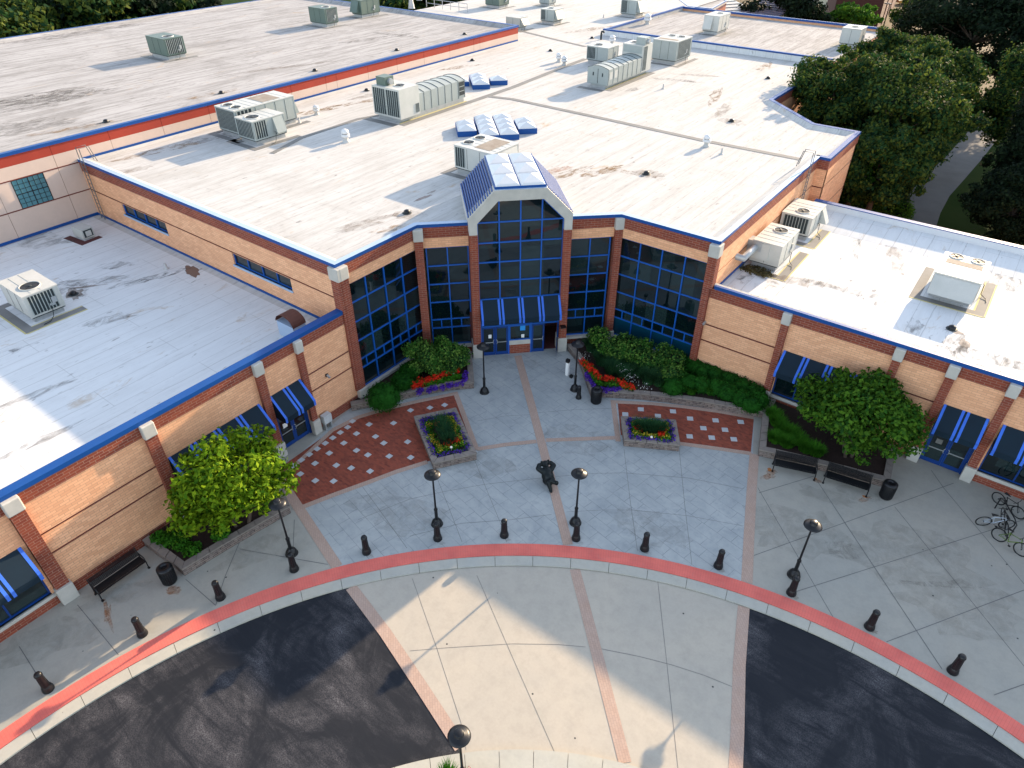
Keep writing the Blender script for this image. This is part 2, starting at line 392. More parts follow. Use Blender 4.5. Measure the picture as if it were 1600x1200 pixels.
    def split_build(s, name, parent):
        out = []
        for lumps in s.pieces():
            m2 = MB()
            for l_ in lumps: m2.add(*l_)
            out.append(m2.build(name, parent))
        return out[0]
    def build(s, name, parent=None, bevel=0., **kw):
        me = bpy.data.meshes.new(name)
        me.from_pydata(s.v, [], s.f)
        for k in s.slots: me.materials.append(MATS[k])
        me.polygons.foreach_set('material_index', s.m); me.polygons.foreach_set('use_smooth', s.smooth)
        me.update()
        o = bpy.data.objects.new(name, me); col.objects.link(o)
        if parent: o.parent = parent
        if bevel:
            b = o.modifiers.new('bevel', 'BEVEL'); b.width = bevel; b.segments = 2; b.limit_method = 'ANGLE'
        return tag(o, **kw)
def offset(pts, d):
    out = []
    for i, p in enumerate(pts):
        a = pts[max(i - 1, 0)]; b = pts[min(i + 1, len(pts) - 1)]
        def nrm(p, q):
            dx, dy = q[0] - p[0], q[1] - p[1]; L = math.hypot(dx, dy) or 1; return (-dy / L, dx / L)
        ns = [nrm(a, p)] if i else []
        if i < len(pts) - 1: ns.append(nrm(p, b))
        nx, ny = sum(k[0] for k in ns), sum(k[1] for k in ns); L = math.hypot(nx, ny); nx /= L; ny /= L
        c = nx * ns[0][0] + ny * ns[0][1]
        out.append((p[0] + nx * d / c, p[1] + ny * d / c))
    return out
def frame(p0, u, o):
    """local (u, out, z) -> world"""
    return lambda p: (p0[0] + u[0] * p[0] + o[0] * p[1], p0[1] + u[1] * p[0] + o[1] * p[1], p[2])
def place(loc, rz=0.):
    c, s_ = cos(rz), sin(rz)
    return lambda p: (loc[0] + c * p[0] - s_ * p[1], loc[1] + s_ * p[0] + c * p[1], loc[2] + p[2])
def copy_tree(o, parent=None):
    c = o.copy(); col.objects.link(c); c.parent = parent
    for ch in KIDS.get(o.name, []): copy_tree(ch, c)
    return c
KIDS = {}
def kids_of(root):
    for o in list(col.objects):
        if o.parent is not None: KIDS.setdefault(o.parent.name, [])
    for o in list(col.objects):
        if o.parent is not None and o not in KIDS[o.parent.name]: KIDS[o.parent.name].append(o)
# ---------------------------------------------------------------- setting: ground sheets
CX, CY = 2.3, -2.8
def arc(r, a0, a1, n=90): return [(CX + r * cos(rad(a0 + (a1 - a0) * i / n)), CY + r * sin(rad(a0 + (a1 - a0) * i / n))) for i in range(n + 1)]
A0, A1 = 42, 208
def ring(mb, r0, r1, z0, z1, m, a0=A0, a1=A1, n=120):
    I, O = arc(r0, a0, a1, n), arc(r1, a0, a1, n)
    for i in range(n): mb.prism([I[i], I[i + 1], O[i + 1], O[i]], z0, z1, m)
b = MB(); b.sheet([(-900, -300), (900, -300), (900, 1500), (-900, 1500)], -.16, 'grass'); b.build('ground', kind='structure')
b = MB(); b.sheet(arc(24.2, 0, 359, 180), -.10, 'asphalt'); b.build('road', kind='structure')
R_BAND1, R_BAND0, R_GUT = 25.42, 24.74, 24.18
b = MB(); ring(b, R_BAND0, R_BAND1, -.3, .012, 'red_band', n=160); b.build('red_paver_band', kind='structure')
b = MB()
for k in range(40):
    a0 = A0 + (A1 - A0) * k / 40; a1 = A0 + (A1 - A0) * (k + 1) / 40 - .045
    ring(b, R_GUT, R_BAND0 - .012, -.3, -.03, 'concrete_kerb', a0, a1, 4)
b.build('kerb_gutter', kind='structure')
b = MB()
P = arc(R_BAND1, A0, A1, 120) + [(-40, -16), (-40, 60), (24, 60)]
b.sheet(P, 0, 'concrete_plain'); b.build('plaza_pavement', kind='structure')
# drive slab between the two radiating strips
STL = [(-26.0, 13.65), (-22.95, 12.75), (-19.0, 11.55), (-17.55, 11.15), (-14.1, 10.3), (-8.9, 8.7)]
STR = [(-6.15, 30.5), (-4.75, 26.3), (-3.3, 22.3), (-2.85, 20.8), (-1.72, 17.4), (-.5, 14.3), (.1, 12.5)]
AXS = [(-22.3, 30.35), (-20.05, 28.15), (-16.2, 24.33), (-10.94, 19.03), (-9.57, 17.73), (-3.76, 11.86)]
def polar(p): return math.degrees(math.atan2(p[1] - CY, p[0] - CX)), math.hypot(p[0] - CX, p[1] - CY)
def clip_r(pts, r0, r1):
    out = []
    N = 400
    L = [0]
    for i in range(len(pts) - 1): L.append(L[-1] + math.dist(pts[i], pts[i + 1]))
    for k in range(N + 1):
        s_ = L[-1] * k / N
        i = max(j for j in range(len(L) - 1) if L[j] <= s_ + 1e-9)
        f = (s_ - L[i]) / (L[i + 1] - L[i]); q = (pts[i][0] + f * (pts[i + 1][0] - pts[i][0]), pts[i][1] + f * (pts[i + 1][1] - pts[i][1]))
        if r0 <= polar(q)[1] <= r1: out.append(q)
    return [out[0], out[len(out) // 3], out[2 * len(out) // 3], out[-1]]
dl, dr = clip_r(STL, 15.0, R_GUT), clip_r(STR, 15.0, R_GUT)
aL, aR = polar(dl[0])[0], polar(dr[0])[0]
aL2, aR2 = polar(dl[-1])[0], polar(dr[-1])[0]
P = arc(R_GUT - .01, aR, aL, 40) + dl[1:] + arc(15.1, aL2, aR2, 40) + dr[::-1][1:]
b = MB(); b.sheet(P, -.094, 'concrete_drive'); b.build('drive_slab', kind='structure')
# stamped field of the plaza
pl_, pr_ = clip_r(STL, R_BAND1, 60), clip_r(STR, R_BAND1, 60)
P = arc(R_BAND1 + .01, polar(pr_[-1])[0], polar(pl_[-1])[0], 50) + pl_[::-1][1:] + [(-27, 19.8), (-25.2, 27.9), (-20.5, 33.2), (-7.5, 34)] + pr_[1:]
b = MB(); b.sheet(P, .004, 'concrete_stamped'); b.build('stamped_pavement', kind='structure')
flat('joint_dark', (.16, .155, .15), (.11, .11, .11), 2)
# saw cut joints: thin dark grooves
b = MB()
def line(p, q, z=.0055, w=.025, m='joint_dark'): b.strip([p, q], w, z, m)
def pline(pts, z, w=.016):
    q = [G(*p) for p in pts]
    b.strip(q, w, z, 'joint_dark')
for L_ in (((566, 760), (601, 808), (636, 857)), ((740, 715), (757, 757), (785, 825), (792, 848)), ((682, 745), (700, 790), (722, 847)), ((975, 702), (985, 785), (996, 861)), ((1061, 700), (1070, 790), (1081, 882)),
           ((560, 812), (640, 780), (695, 768), (757, 757), (800, 752), (846, 747)), ((868, 745), (920, 740), (975, 739), (1075, 747), (1162, 764)), ((640, 838), (720, 818), (800, 812), (862, 804)), ((885, 800), (940, 797), (987, 797), (1075, 806), (1162, 822)), ((745, 658), (790, 650), (828, 648)), ((840, 645), (900, 640), (960, 638))): pline(L_, .0058)
for L_ in (((644, 902), (682, 1010), (720, 1127), (728, 1170)), ((745, 897), (803, 1030), (866, 1172)), ((1028, 905), (1043, 1040), (1060, 1200)), ((640, 1015), (700, 1010), (800, 1004), (870, 1005), (915, 1009)), ((940, 1012), (1000, 1024), (1050, 1037), (1100, 1053), (1147, 1072))): pline(L_, -.0912)
F0 = (2.3, 5.6)
def fline(x0, y0, r0, r1, z): # joint radiating like the strips
    d = (x0 - F0[0], y0 - F0[1]); L = math.hypot(*d); pts = []
    for k in range(41):
        q = (F0[0] + d[0] / L * k * 1.2, F0[1] + d[1] / L * k * 1.2); r = polar(q)[1]
        if r0 < r < r1: pts.append(q)
    line(pts[0], pts[-1], z, .03)
# diagonal joints of the plain slabs, right side
for p, q in (((1277, 752), (1472, 1046)), ((1398, 792), (1640, 1090)), ((1474, 762), (1640, 960)), ((1184, 762), (1302, 965)), ((1178, 868), (1490, 755)), ((1186, 770), (1272, 744)), ((1245, 924), (1600, 812)),
             ((1385, 1003), (1600, 922)), ((1553, 1086), (1640, 1055)), ((1455, 735), (1474, 762))):
    line(G(*p), G(*q), .003, .03)
for p, q in (((121, 945), (185, 1023)), ((290, 905), (337, 946)), ((374, 848), (352, 900)), ((460, 812), (457, 880)), ((30, 1010), (57, 1053)), ((374, 858), (512, 882)), ((352, 900), (337, 946))):
    line(G(*p), G(*q), .003, .03)
b.build('pavement_joints', kind='structure')
# paver strips
b = MB()
b.strip(clip_r(STL, R_BAND1 + .01, 60), .5, .010, 'paver_strip'); b.strip(clip_r(STR, R_BAND1 + .01, 60), .5, .010, 'paver_strip')
b.strip(clip_r(AXS, R_BAND1 + .01, 60), .48, .012, 'paver_strip')
b.strip(clip_r(STL, 15.5, R_GUT), .5, -.088, 'paver_strip'); b.strip(clip_r(STR, 15.5, R_GUT), .5, -.088, 'paver_strip'); b.strip(clip_r(AXS, 15.5, R_GUT), .48, -.088, 'paver_strip')
g = lambda *L: [G(*p) for p in L]
BL = g((432, 735), (520, 672), (560, 652), (600, 640), (712, 616), (744, 702), (665, 722), (575, 755), (474, 793))
BR = g((965, 629), (1020, 632), (1070, 637), (1122, 645), (1178, 654), (1173, 708), (1120, 701), (1066, 694), (970, 680))
b.strip(g((520, 672), (560, 652), (600, 640), (650, 628), (712, 615), (745, 703)), .3, .014, 'paver_strip')
b.strip(g((745, 702), (790, 695), (838, 690)), .3, .014, 'paver_strip'); b.strip(g((853, 688), (910, 686), (966, 684)), .3, .014, 'paver_strip')
b.strip(g((474, 792), (520, 774), (575, 754), (620, 737), (668, 722)), .3, .014, 'paver_strip')
b.strip(g((966, 690), (958, 628), (1020, 631), (1070, 636), (1122, 643), (1178, 653)), .3, .014, 'paver_strip')
b.strip(g((1060, 693), (1120, 701), (1174, 709)), .3, .014, 'paver_strip')
b.strip(g((398, 768), (455, 733), (520, 672)), .25, .014, 'paver_strip')
b.build('paver_borders', kind='structure')
b = MB(); b.sheet(BL, .008, 'paving_brick'); b.sheet(BR, .008, 'paving_brick')
def Z(a, b_, ox=400, oy=600): return (ox + a / 4, oy + b_ / 4)
for a, q in ((603, 233), (573, 271), (527, 304), (480, 337), (433, 371), (383, 406), (334, 441), (283, 476), (231, 512), (707, 253), (628, 311), (549, 370), (458, 433), (369, 497), (277, 563), (860, 245), (747, 329), (628, 416), (502, 509), (371, 605), (966, 165), (1087, 149), (1179, 132), (799, 370), (699, 444), (595, 526), (485, 608), (948, 362), (833, 452), (713, 546), (967, 460)):
    x, y = G(*Z(a, q)); b.box(x - .15, x + .15, y - .15, y + .15, .0, .02, 'tile_pale')
for a, q in ((805, 159), (1006, 172), (1113, 217), (1272, 228), (1429, 238), (1196, 277), (1331, 287), (1110, 328), (1248, 336), (1386, 346), (708, 190), (912, 200)):
    x, y = G(*Z(a, q, 800)); c = math.cos(.55) * .175; s_ = math.sin(.55) * .175
    b.prism([(x - c + s_, y - s_ - c), (x + c + s_, y + s_ - c), (x + c - s_, y + s_ + c), (x - c - s_, y - s_ + c)], 0, .02, 'tile_pale')
b.build('brick_paving', kind='structure')
# island kerb and its paving
b = MB()
for k in range(78):
    a0 = 60 + 360 * k / 78; ring(b, 15.05, 15.78, -.3, .03, 'concrete_kerb', a0, a0 + 360 / 78 - .07, 4)
b.build('island_kerb', kind='structure')
b = MB(); b.sheet(arc(15.04, 0, 359, 90), .0, 'concrete_stamped'); b.build('island_paving', kind='structure')
# far ground: path, lots
b = MB(); b.strip(g((1405, 420), (1430, 352), (1440, 325), (1456, 298), (1481, 272), (1508, 243), (1532, 215), (1552, 185), (1570, 150)), 3.3, -.14, 'path_grey'); b.build('garden_path', kind='structure')
b = MB()
b.sheet(g((1385, 60), (1480, 130), (1530, 175), (1600, 150), (1700, 20), (1560, -60), (1340, -60)), -.13, 'lot_tan')
b.sheet([(-110, 125), (-20, 118), (-30, 190), (-120, 200)], -.12, 'lot_tan')
b.build('parking_lot', kind='structure')

# ---------------------------------------------------------------- the building
BLD = empty('community_building', (-40, 40, 0), label='sprawling flat-roofed brick building with blue copings and a tall glass corner entrance', cat='building')
def bb(mb, name, parent=None, bevel=0., **kw):
    first = None
    for lumps in mb.pieces():
        m2 = MB()
        for l_ in lumps: m2.add(*l_)
        o = m2.build(name, None, bevel, **kw); o.parent = parent or BLD
        o.matrix_parent_inverse = Matrix.Translation(-Vector(BLD.location)) if parent is None else Matrix.Identity(4)
        first = first or o
    return first
XW, ZW, YW = -27.05, 6.48, 35.45
ZU, ZRU, ZRL, ZRR, ZH, ZRH = 9.2, 8.95, 4.95, 5.68, 10.75, 10.4
XB, YB_, YL, XR = -27.2, 35.5, 20.64, -12.05
k_ = 1 / S2
LW = frame((XW, 0), (0, 1), (1, 0)); RW = frame((0, YW), (1, 0), (0, -1))
ML = frame((0, YL), (1, 0), (0, -1)); MR = frame((XR, 0), (0, 1), (1, 0)); HW = frame((-54.4, 0), (0, 1), (1, 0))
BAYL = frame((XB, 0), (0, 1), (1, 0)); BAYR = frame((0, YB_), (1, 0), (0, -1))
CH = frame((0, 0), (k_, k_), (k_, -k_))       # chamfer: u = s, out = d
def facade(T, u0, u1, bands, holes=(), o=0., th=.35):
    mb = MB(T)
    us = sorted({u0, u1, *[h[0] for h in holes], *[h[1] for h in holes]})
    for z0, z1, m, off in bands:
        zs = sorted({z0, z1, *[z for h in holes for z in h[2:4] if z0 < z < z1]})
        for zi in range(len(zs) - 1):
            run = None
            for ui in range(len(us) - 1):
                uc, zc = (us[ui] + us[ui + 1]) / 2, (zs[zi] + zs[zi + 1]) / 2
                inside = any(h[0] < uc < h[1] and h[2] < zc < h[3] for h in holes)
                if not inside:
                    if run is None: run = us[ui]
                if inside or ui == len(us) - 2:
                    end = us[ui] if inside else us[ui + 1]
                    if run is not None: mb.box(run, end, o - th, o + off, zs[zi], zs[zi + 1], m)
                    run = None
    return mb
B_LOW = [(0, .60, 'red_brick', 0), (.60, 2.61, 'tan_brick', 0), (2.61, 2.72, 'dark_brick', -.05), (2.72, 3.75, 'tan_brick', 0), (3.75, 3.86, 'dark_brick', -.05), (3.86, 5.63, 'tan_brick', 0), (5.63, 6.28, 'red_brick', .03)]
B_PLAIN = [(0, .60, 'red_brick', 0), (.60, 5.63, 'tan_brick', 0), (5.63, 6.28, 'red_brick', .03)]
def coping(pts, w, z, fas, name='coping', mtop='blue_metal', mfas='blue_metal', inner=.0):
    """band on the parapet; pts run along the outer face, roof lies on the left side"""
    mb = MB(); out = offset(pts, -.06); inn = offset(pts, w)
    for i in range(len(pts) - 1):
        mb.prism([out[i], out[i + 1], inn[i + 1], inn[i]], z - fas, z - .002, mfas, mtop)
    return bb(mb, name)
def slope(pts, w0, w1, z0, z1, m='roof_white'):
    mb = MB(); a, c = offset(pts, w0), offset(pts, w1)
    for i in range(len(pts) - 1): mb.add([(*a[i], z0), (*a[i + 1], z0), (*c[i + 1], z1), (*c[i], z1)], [(0, 1, 2, 3)], m)
    return mb
def pier(T, u0, u1, ztop, base=True, capz=(5.55, 6.27), o=.0, proud=.22, stone=.95, back=0.):
    mb = MB(T); mb.box(u0, u1, o - back, o + proud, stone if base else .0, capz[0], 'red_brick'); p = bb(mb, 'pier')
    e = .05
    if capz[1] > capz[0]:
        mb = MB(T); mb.box(u0 - e, u1 + e, o, o + proud + .06, capz[0], capz[1], 'stone'); bb(mb, 'pier_cap', p, .05)
    if base:
        mb = MB(T); mb.box(u0 - .07, u1 + .07, o, o + proud + .12, 0, stone, 'stone'); bb(mb, 'pier_base', p, .03)
    return p
def window(T, u0, u1, z0, z1, us, zs, o=-.14, fw=.075, split=None, pane='window_glass', low=None, name='window', fm='blue_frame'):
    mb = MB(T)
    for u in [u0 + fw / 2, *us, u1 - fw / 2]: mb.box(u - fw / 2, u + fw / 2, o - .06, o + .05, z0, z1, fm)
    for z in [z0 + fw / 2, *zs, z1 - fw / 2]: mb.box(u0 + fw, u1 - fw, o - .05, o + .042, z - fw / 2, z + fw / 2, fm)
    if split:
        za, zb, ms = split
        for u in ms: mb.box(u - fw / 2, u + fw / 2, o - .05, o + .036, za + fw / 2, zb - fw / 2, 'blue_frame')
    f = bb(mb, name)
    mb = MB(T); mb.box(u0 + .01, u1 - .01, o - .05, o - .02, z0 + .01, z1 - .01, pane); bb(mb, 'pane', f)
    if low:
        mb = MB(T)
        for a, c in low[2]: mb.box(a + .04, c - .04, o - .02, o - .008, low[0], low[1], 'spandrel_teal')
        bb(mb, 'spandrel', f)
    return f
def awning(T, u0, u1, zt, zf, out, val, o=0.):
    mb = MB(T); h = .05
    mb.hexa([(u0, o, zt - h), (u0, out, zf - h), (u1, out, zf - h), (u1, o, zt - h)], [(u0, o, zt), (u0, out, zf), (u1, out, zf), (u1, o, zt)], 'awning_cloth')
    mb.box(u0, u1, out - .02, out + .01, zf - val, zf - .002, 'awning_cloth')
    for u in (u0, u1 - .02): mb.add([(u, o, zt - .01), (u, out, zf - .01), (u, out, zf - val), (u, o, zf - val)], [(0, 1, 2, 3)], 'awning_cloth')
    a = bb(mb, 'awning')
    n = max(1, round((u1 - u0) / 1.25)) if u1 - u0 > 3 else 2
    if abs(u1 - u0 - 5.1) < .4: n = 4
    w = .13; mb = MB(T); pos = [u0 + .005, u1 - w - .005]
    for i in range(1, n):
        c = u0 + (u1 - u0) * i / n; pos += [c - w - .05, c + .05]
    for p in pos:
        mb.hexa([(p, o + .01, zt - .004), (p, out, zf - .004), (p + w, out, zf - .004), (p + w, o + .01, zt - .004)],
                [(p, o + .01, zt + .008), (p, out + .002, zf + .008), (p + w, out + .002, zf + .008), (p + w, o + .01, zt + .008)], 'awning_stripe')
        mb.box(p, p + w, out + .009, out + .018, zf - val, zf + .006, 'awning_stripe')
    bb(mb, 'awning_stripe', a)
    return a
def door(T, u0, u1, z1, o, handle_side=1, notice=None, rot=0., hinge=None):
    if rot:
        hu = u0 if hinge == 0 else u1; base = T
        T2 = lambda p: base((hu + (p[0] - hu) * cos(rot), o + (p[1] - o) + abs(p[0] - hu) * sin(rot), p[2]))
    else: T2 = T
    mb = MB(T2); w = .11
    mb.box(u0, u0 + w, o, o + .05, .03, z1, 'frame_awning_shade'); mb.box(u1 - w, u1, o, o + .05, .03, z1, 'frame_awning_shade')
    mb.box(u0 + w, u1 - w, o, o + .05, .03, .27, 'frame_awning_shade'); mb.box(u0 + w, u1 - w, o, o + .05, z1 - .12, z1, 'frame_awning_shade')
    d = bb(mb, 'door')
    mb = MB(T2); mb.box(u0 + w, u1 - w, o + .015, o + .03, .27, z1 - .12, 'window_glass'); bb(mb, 'pane', d)
    mb = MB(T2); mb.box(u0 + w, u1 - w, o + .045, o + .075, 1.0, 1.05, 'galv')
    hx = u1 - .06 if handle_side > 0 else u0 + .06
    mb.tube([(hx, o + .05, 1.22), (hx - .06 * handle_side, o + .11, 1.18), (hx - .06 * handle_side, o + .11, .95), (hx, o + .05, .9)], .016, 'galv', 6)
    bb(mb, 'handle', d)
    if notice:
        mb = MB(T2); a, c, e, f, mm = notice; mb.box(a, c, o + .031, o + .036, e, f, mm); bb(mb, 'notice', d)
    return d

flat('flash_white', (.58, .60, .62), (.50, .52, .54), .4)
# --- left wing front (x = XW), facing the plaza
mb = facade(LW, 3.5, 8.62, B_LOW); bb(mb, 'wall')
mb = facade(LW, 9.14, 14.55, B_PLAIN, [(9.25, 14.4, .72, 3.0)]); bb(mb, 'wall')
mb = facade(LW, 14.55, 17.05, B_PLAIN, [(15.0, 17.05, 0, 2.7)]); bb(mb, 'wall')
mb = facade(LW, 17.05, 20.6, B_LOW); bb(mb, 'wall')
mb = facade(LW, -20, 2.9, B_PLAIN, [(-2.2, 2.75, .72, 3.0)]); bb(mb, 'wall')
for u0, u1 in ((2.92, 3.48), (8.62, 9.14), (17.06, 17.42), (14.5, 14.95), (-2.85, -2.35)): pier(LW, u0, u1, ZW)
mb = MB(LW)
for u0, u1 in ((9.14, 14.5), (-2.35, 2.9)): mb.box(u0, u1, -.30, .10, .55, .72, 'stone')
bb(mb, 'sill', bevel=.01)
window(LW, 9.25, 14.4, .72, 3.0, [10.5, 11.8, 13.1], [], fm='frame_awning_shade'); window(LW, -2.2, 2.75, .72, 3.0, [-.5, 1.15], [], fm='frame_awning_shade')
awning(LW, 9.25, 14.35, 3.88, 2.92, 1.0, .32); awning(LW, -2.2, 2.72, 3.85, 2.92, 1.0, .32); awning(LW, 14.98, 17.0, 3.9, 2.92, 1.0, .32)
mb = MB(LW); mb.box(15.0, 15.12, -.3, -.1, 0, 2.7, 'frame_awning_shade'); mb.box(16.93, 17.05, -.3, -.1, 0, 2.7, 'frame_awning_shade'); mb.box(15.12, 16.93, -.3, -.1, 2.25, 2.7, 'frame_awning_shade')
bb(mb, 'door_frame')
door(LW, 15.12, 16.02, 2.25, -.2, 1, (15.42, 15.7, 1.35, 1.65, 'sign_white')); door(LW, 16.03, 16.93, 2.25, -.2, -1)
mb = MB(LW); mb.box(18.6, 18.75, 0, .12, 3.1, 3.25, 'black_metal'); mb.tube([(18.67, .1, 3.2), (18.67, .3, 3.12)], .07, 'galv', 10); bb(mb, 'security_camera')

# --- right wing front (y = YW)
mb = facade(RW, -12.4, -7.65, B_LOW); bb(mb, 'wall')
mb = facade(RW, -7.25, -1.82, B_PLAIN, [(-7.2, -1.95, .72, 3.0)]); bb(mb, 'wall')
mb = facade(RW, -1.42, .68, B_LOW); bb(mb, 'wall')
mb = facade(RW, 1.1, 3.3, B_PLAIN, [(1.12, 3.28, 0, 2.7)]); bb(mb, 'wall')
mb = facade(RW, 3.7, 22, B_PLAIN, [(3.8, 8.8, .72, 3.0)]); bb(mb, 'wall')
for u0, u1 in ((-7.65, -7.25), (-1.82, -1.42), (.68, 1.1), (3.3, 3.7), (9.0, 9.4)): pier(RW, u0, u1, ZW)
mb = MB(RW)
for u0, u1 in ((-7.25, -1.82), (3.7, 9.0)): mb.box(u0, u1, -.30, .10, .52, .72, 'stone')
bb(mb, 'sill', bevel=.01)
window(RW, -7.2, -1.95, .72, 3.0, [-5.95, -4.6, -3.3], [], fm='frame_awning_shade'); window(RW, 3.8, 8.8, .72, 3.0, [5.4, 7.1], [], fm='frame_awning_shade')
awning(RW, -7.15, -2.0, 3.86, 2.92, 1.0, .32); awning(RW, 1.15, 3.22, 3.9, 2.92, 1.0, .32); awning(RW, 3.82, 8.7, 3.88, 2.92, 1.0, .32)
mb = MB(RW); mb.box(1.12, 1.24, -.3, -.1, 0, 2.7, 'frame_awning_shade'); mb.box(3.16, 3.28, -.3, -.1, 0, 2.7, 'frame_awning_shade'); mb.box(1.24, 3.16, -.3, -.1, 2.25, 2.7, 'frame_awning_shade')
bb(mb, 'door_frame')
door(RW, 1.24, 2.19, 2.25, -.2, 1, (1.55, 1.85, 1.35, 1.65, 'pad_grey')); door(RW, 2.20, 3.16, 2.25, -.2, -1)
mb = MB(RW); mb.tube([(-12.0, 0, 3.95), (-12.0, .25, 3.9)], .08, 'galv', 10); bb(mb, 'security_camera')

# --- tall glazed bays beside the entrance
BH = [(0, .45, 'red_brick', 0), (7.68, 8.33, 'tan_brick', 0), (8.33, 9.0, 'red_brick', .03)]
ROWS = [2.58, 3.86, 5.14, 6.41]
mb = facade(BAYL, 20.9, 26.85, BH); bb(mb, 'wall')
window(BAYL, 21.15, 26.95, .62, 7.68, [22.62, 24.06, 25.5], [1.95, *ROWS], split=(1.95, 2.58, [21.88, 23.34, 24.78, 26.2]))
mb = MB(BAYL); mb.box(20.95, 26.8, -.3, .14, .45, .62, 'stone'); bb(mb, 'sill')
mb = facade(BAYR, -18.4, -12.4, BH); bb(mb, 'wall')
window(BAYR, -18.4, -12.45, .62, 7.68, [-16.92, -15.44, -13.95], [1.95, *ROWS], split=(1.95, 2.58, [-17.66, -16.18, -14.7, -13.2]), low=(.70, 1.92, [(-18.35, -16.95), (-16.9, -15.47), (-15.41, -13.98), (-13.92, -12.5)]))
mb = MB(BAYR); mb.box(-18.35, -12.4, -.3, .14, .45, .62, 'stone'); bb(mb, 'sill')
D0 = -38.2
for s0, s1 in ((-.1, 2.9), (8.95, 11.95)):
    bb(facade(CH, s0, s1, BH, o=D0), 'wall')
    mb = MB(CH); mb.box(s0 + .1, s1 - .1, D0 - .3, D0 + .14, .45, .62, 'stone'); bb(mb, 'sill')
    a, c = (s0 + .3, s1 - .1) if s0 < 3 else (s0 + .1, s1 - .3)
    w_ = (c - a)
    window(CH, a, c, .62, 7.68, [a + w_ / 2], [1.95, *ROWS], o=D0 - .14, split=(1.95, 2.58, [a + w_ / 4, a + 3 * w_ / 4]))
# piers between the bays (stone heads reach the coping)
pier(BAYL, 20.645, 21.16, ZU, capz=(8.25, 9.0), o=0, proud=.3, back=.5)
mb = MB(ML); mb.box(-27.55, -26.92, 0, .16, .95, 8.25, 'red_brick'); p_ = bb(mb, 'pier')
mb = MB(ML); mb.box(-27.62, -26.85, 0.003, .22, 8.25, 9.0, 'stone'); bb(mb, 'pier_cap', p_, .04)
pier(BAYR, -12.47, -12.052, ZU, capz=(8.25, 9.0), o=0, proud=.3, back=.5)
mb = MB(MR); mb.box(35.2, 35.75, 0, .12, 6.3, 8.25, 'red_brick'); p_ = bb(mb, 'pier')
mb = MB(MR); mb.box(35.17, 35.82, 0.003, .17, 8.25, 9.0, 'stone'); bb(mb, 'pier_cap', p_, .04)
pier(CH, -.42, .08, ZU, capz=(8.25, 9.0), o=D0 - .12, proud=.42, back=.3)
pier(CH, 11.8, 12.25, ZU, capz=(8.25, 9.0), o=D0 - .12, proud=.42, back=.3)
# entrance
E0, E1, DE = 2.80, 8.93, -37.35
for s0, s1 in ((E0, E0 + .5), (E1 - .5, E1)):
    mb = MB(CH); mb.box(s0, s1, D0, DE, 1.05, 8.72, 'red_brick'); p_ = bb(mb, 'pier')
    mb = MB(CH); mb.box(s0 - .06, s1 + .06, D0, DE + .08, 0, 1.05, 'stone'); bb(mb, 'pier_base', p_, .03)
mb = MB(CH)
outer = [(E0, 8.72), (E0, 9.75), (E0 + 1.53, 11.36), (E1 - 1.57, 11.36), (E1, 9.75), (E1, 8.72)]
inner = [(E0 + .48, 8.72), (E0 + .48, 9.42), (E0 + 1.72, 10.72), (E1 - 1.76, 10.72), (E1 - .48, 9.42), (E1 - .48, 8.72)]
for i in range(5):
    q = [outer[i], outer[i + 1], inner[i + 1], inner[i]]
    mb.hexa([(q[j][0], D0, q[j][1]) for j in range(4)], [(q[j][0], DE + .03, q[j][1]) for j in range(4)], 'stone')
bb(mb, 'arch_frame')
# arch glazing
mb = MB(CH); fw = .075; og = DE - .25
gz = [5.5, 6.79, 8.07, 9.36]
xs = [E0 + .5, E0 + 1.79, (E0 + E1) / 2, E1 - 1.79, E1 - .5]
def ztopat(s): 
    if s < E0 + 1.72: return 9.42 + (s - E0 - .48) * 1.3 / 1.24
    if s > E1 - 1.76: return 9.42 + (E1 - .48 - s) * 1.3 / 1.28
    return 10.72
for i, s in enumerate(xs):
    w = fw / 2; mb.box(s - w, s + w, og - .05, og + .06, 4.2, ztopat(s) - .02, 'blue_frame')
for z in (4.24, *gz): mb.box(E0 + .5, E1 - .5, og - .04, og + .05, z - w, z + w, 'blue_frame')
for i in range(1, 4):
    a, c = inner[i], inner[i + 1]
    L = math.hypot(c[0] - a[0], c[1] - a[1]); nx, nz = (c[1] - a[1]) / L * .08, -(c[0] - a[0]) / L * .08
    mb.hexa([(a[0], og - .04, a[1]), (c[0], og - .04, c[1]), (c[0] + nx, og - .04, c[1] + nz), (a[0] + nx, og - .04, a[1] + nz)], [(a[0], og + .055, a[1]), (c[0], og + .055, c[1]), (c[0] + nx, og + .055, c[1] + nz), (a[0] + nx, og + .055, a[1] + nz)], 'blue_frame')
f_ = bb(mb, 'window')
mb = MB(CH); q = [(E0 + .45, 2.3)] + inner[1:5] + [(E1 - .45, 2.3)]
mb.add([(s, og - .02, z) for s, z in q], [tuple(range(len(q)))], 'window_glass'); bb(mb, 'pane', f_)
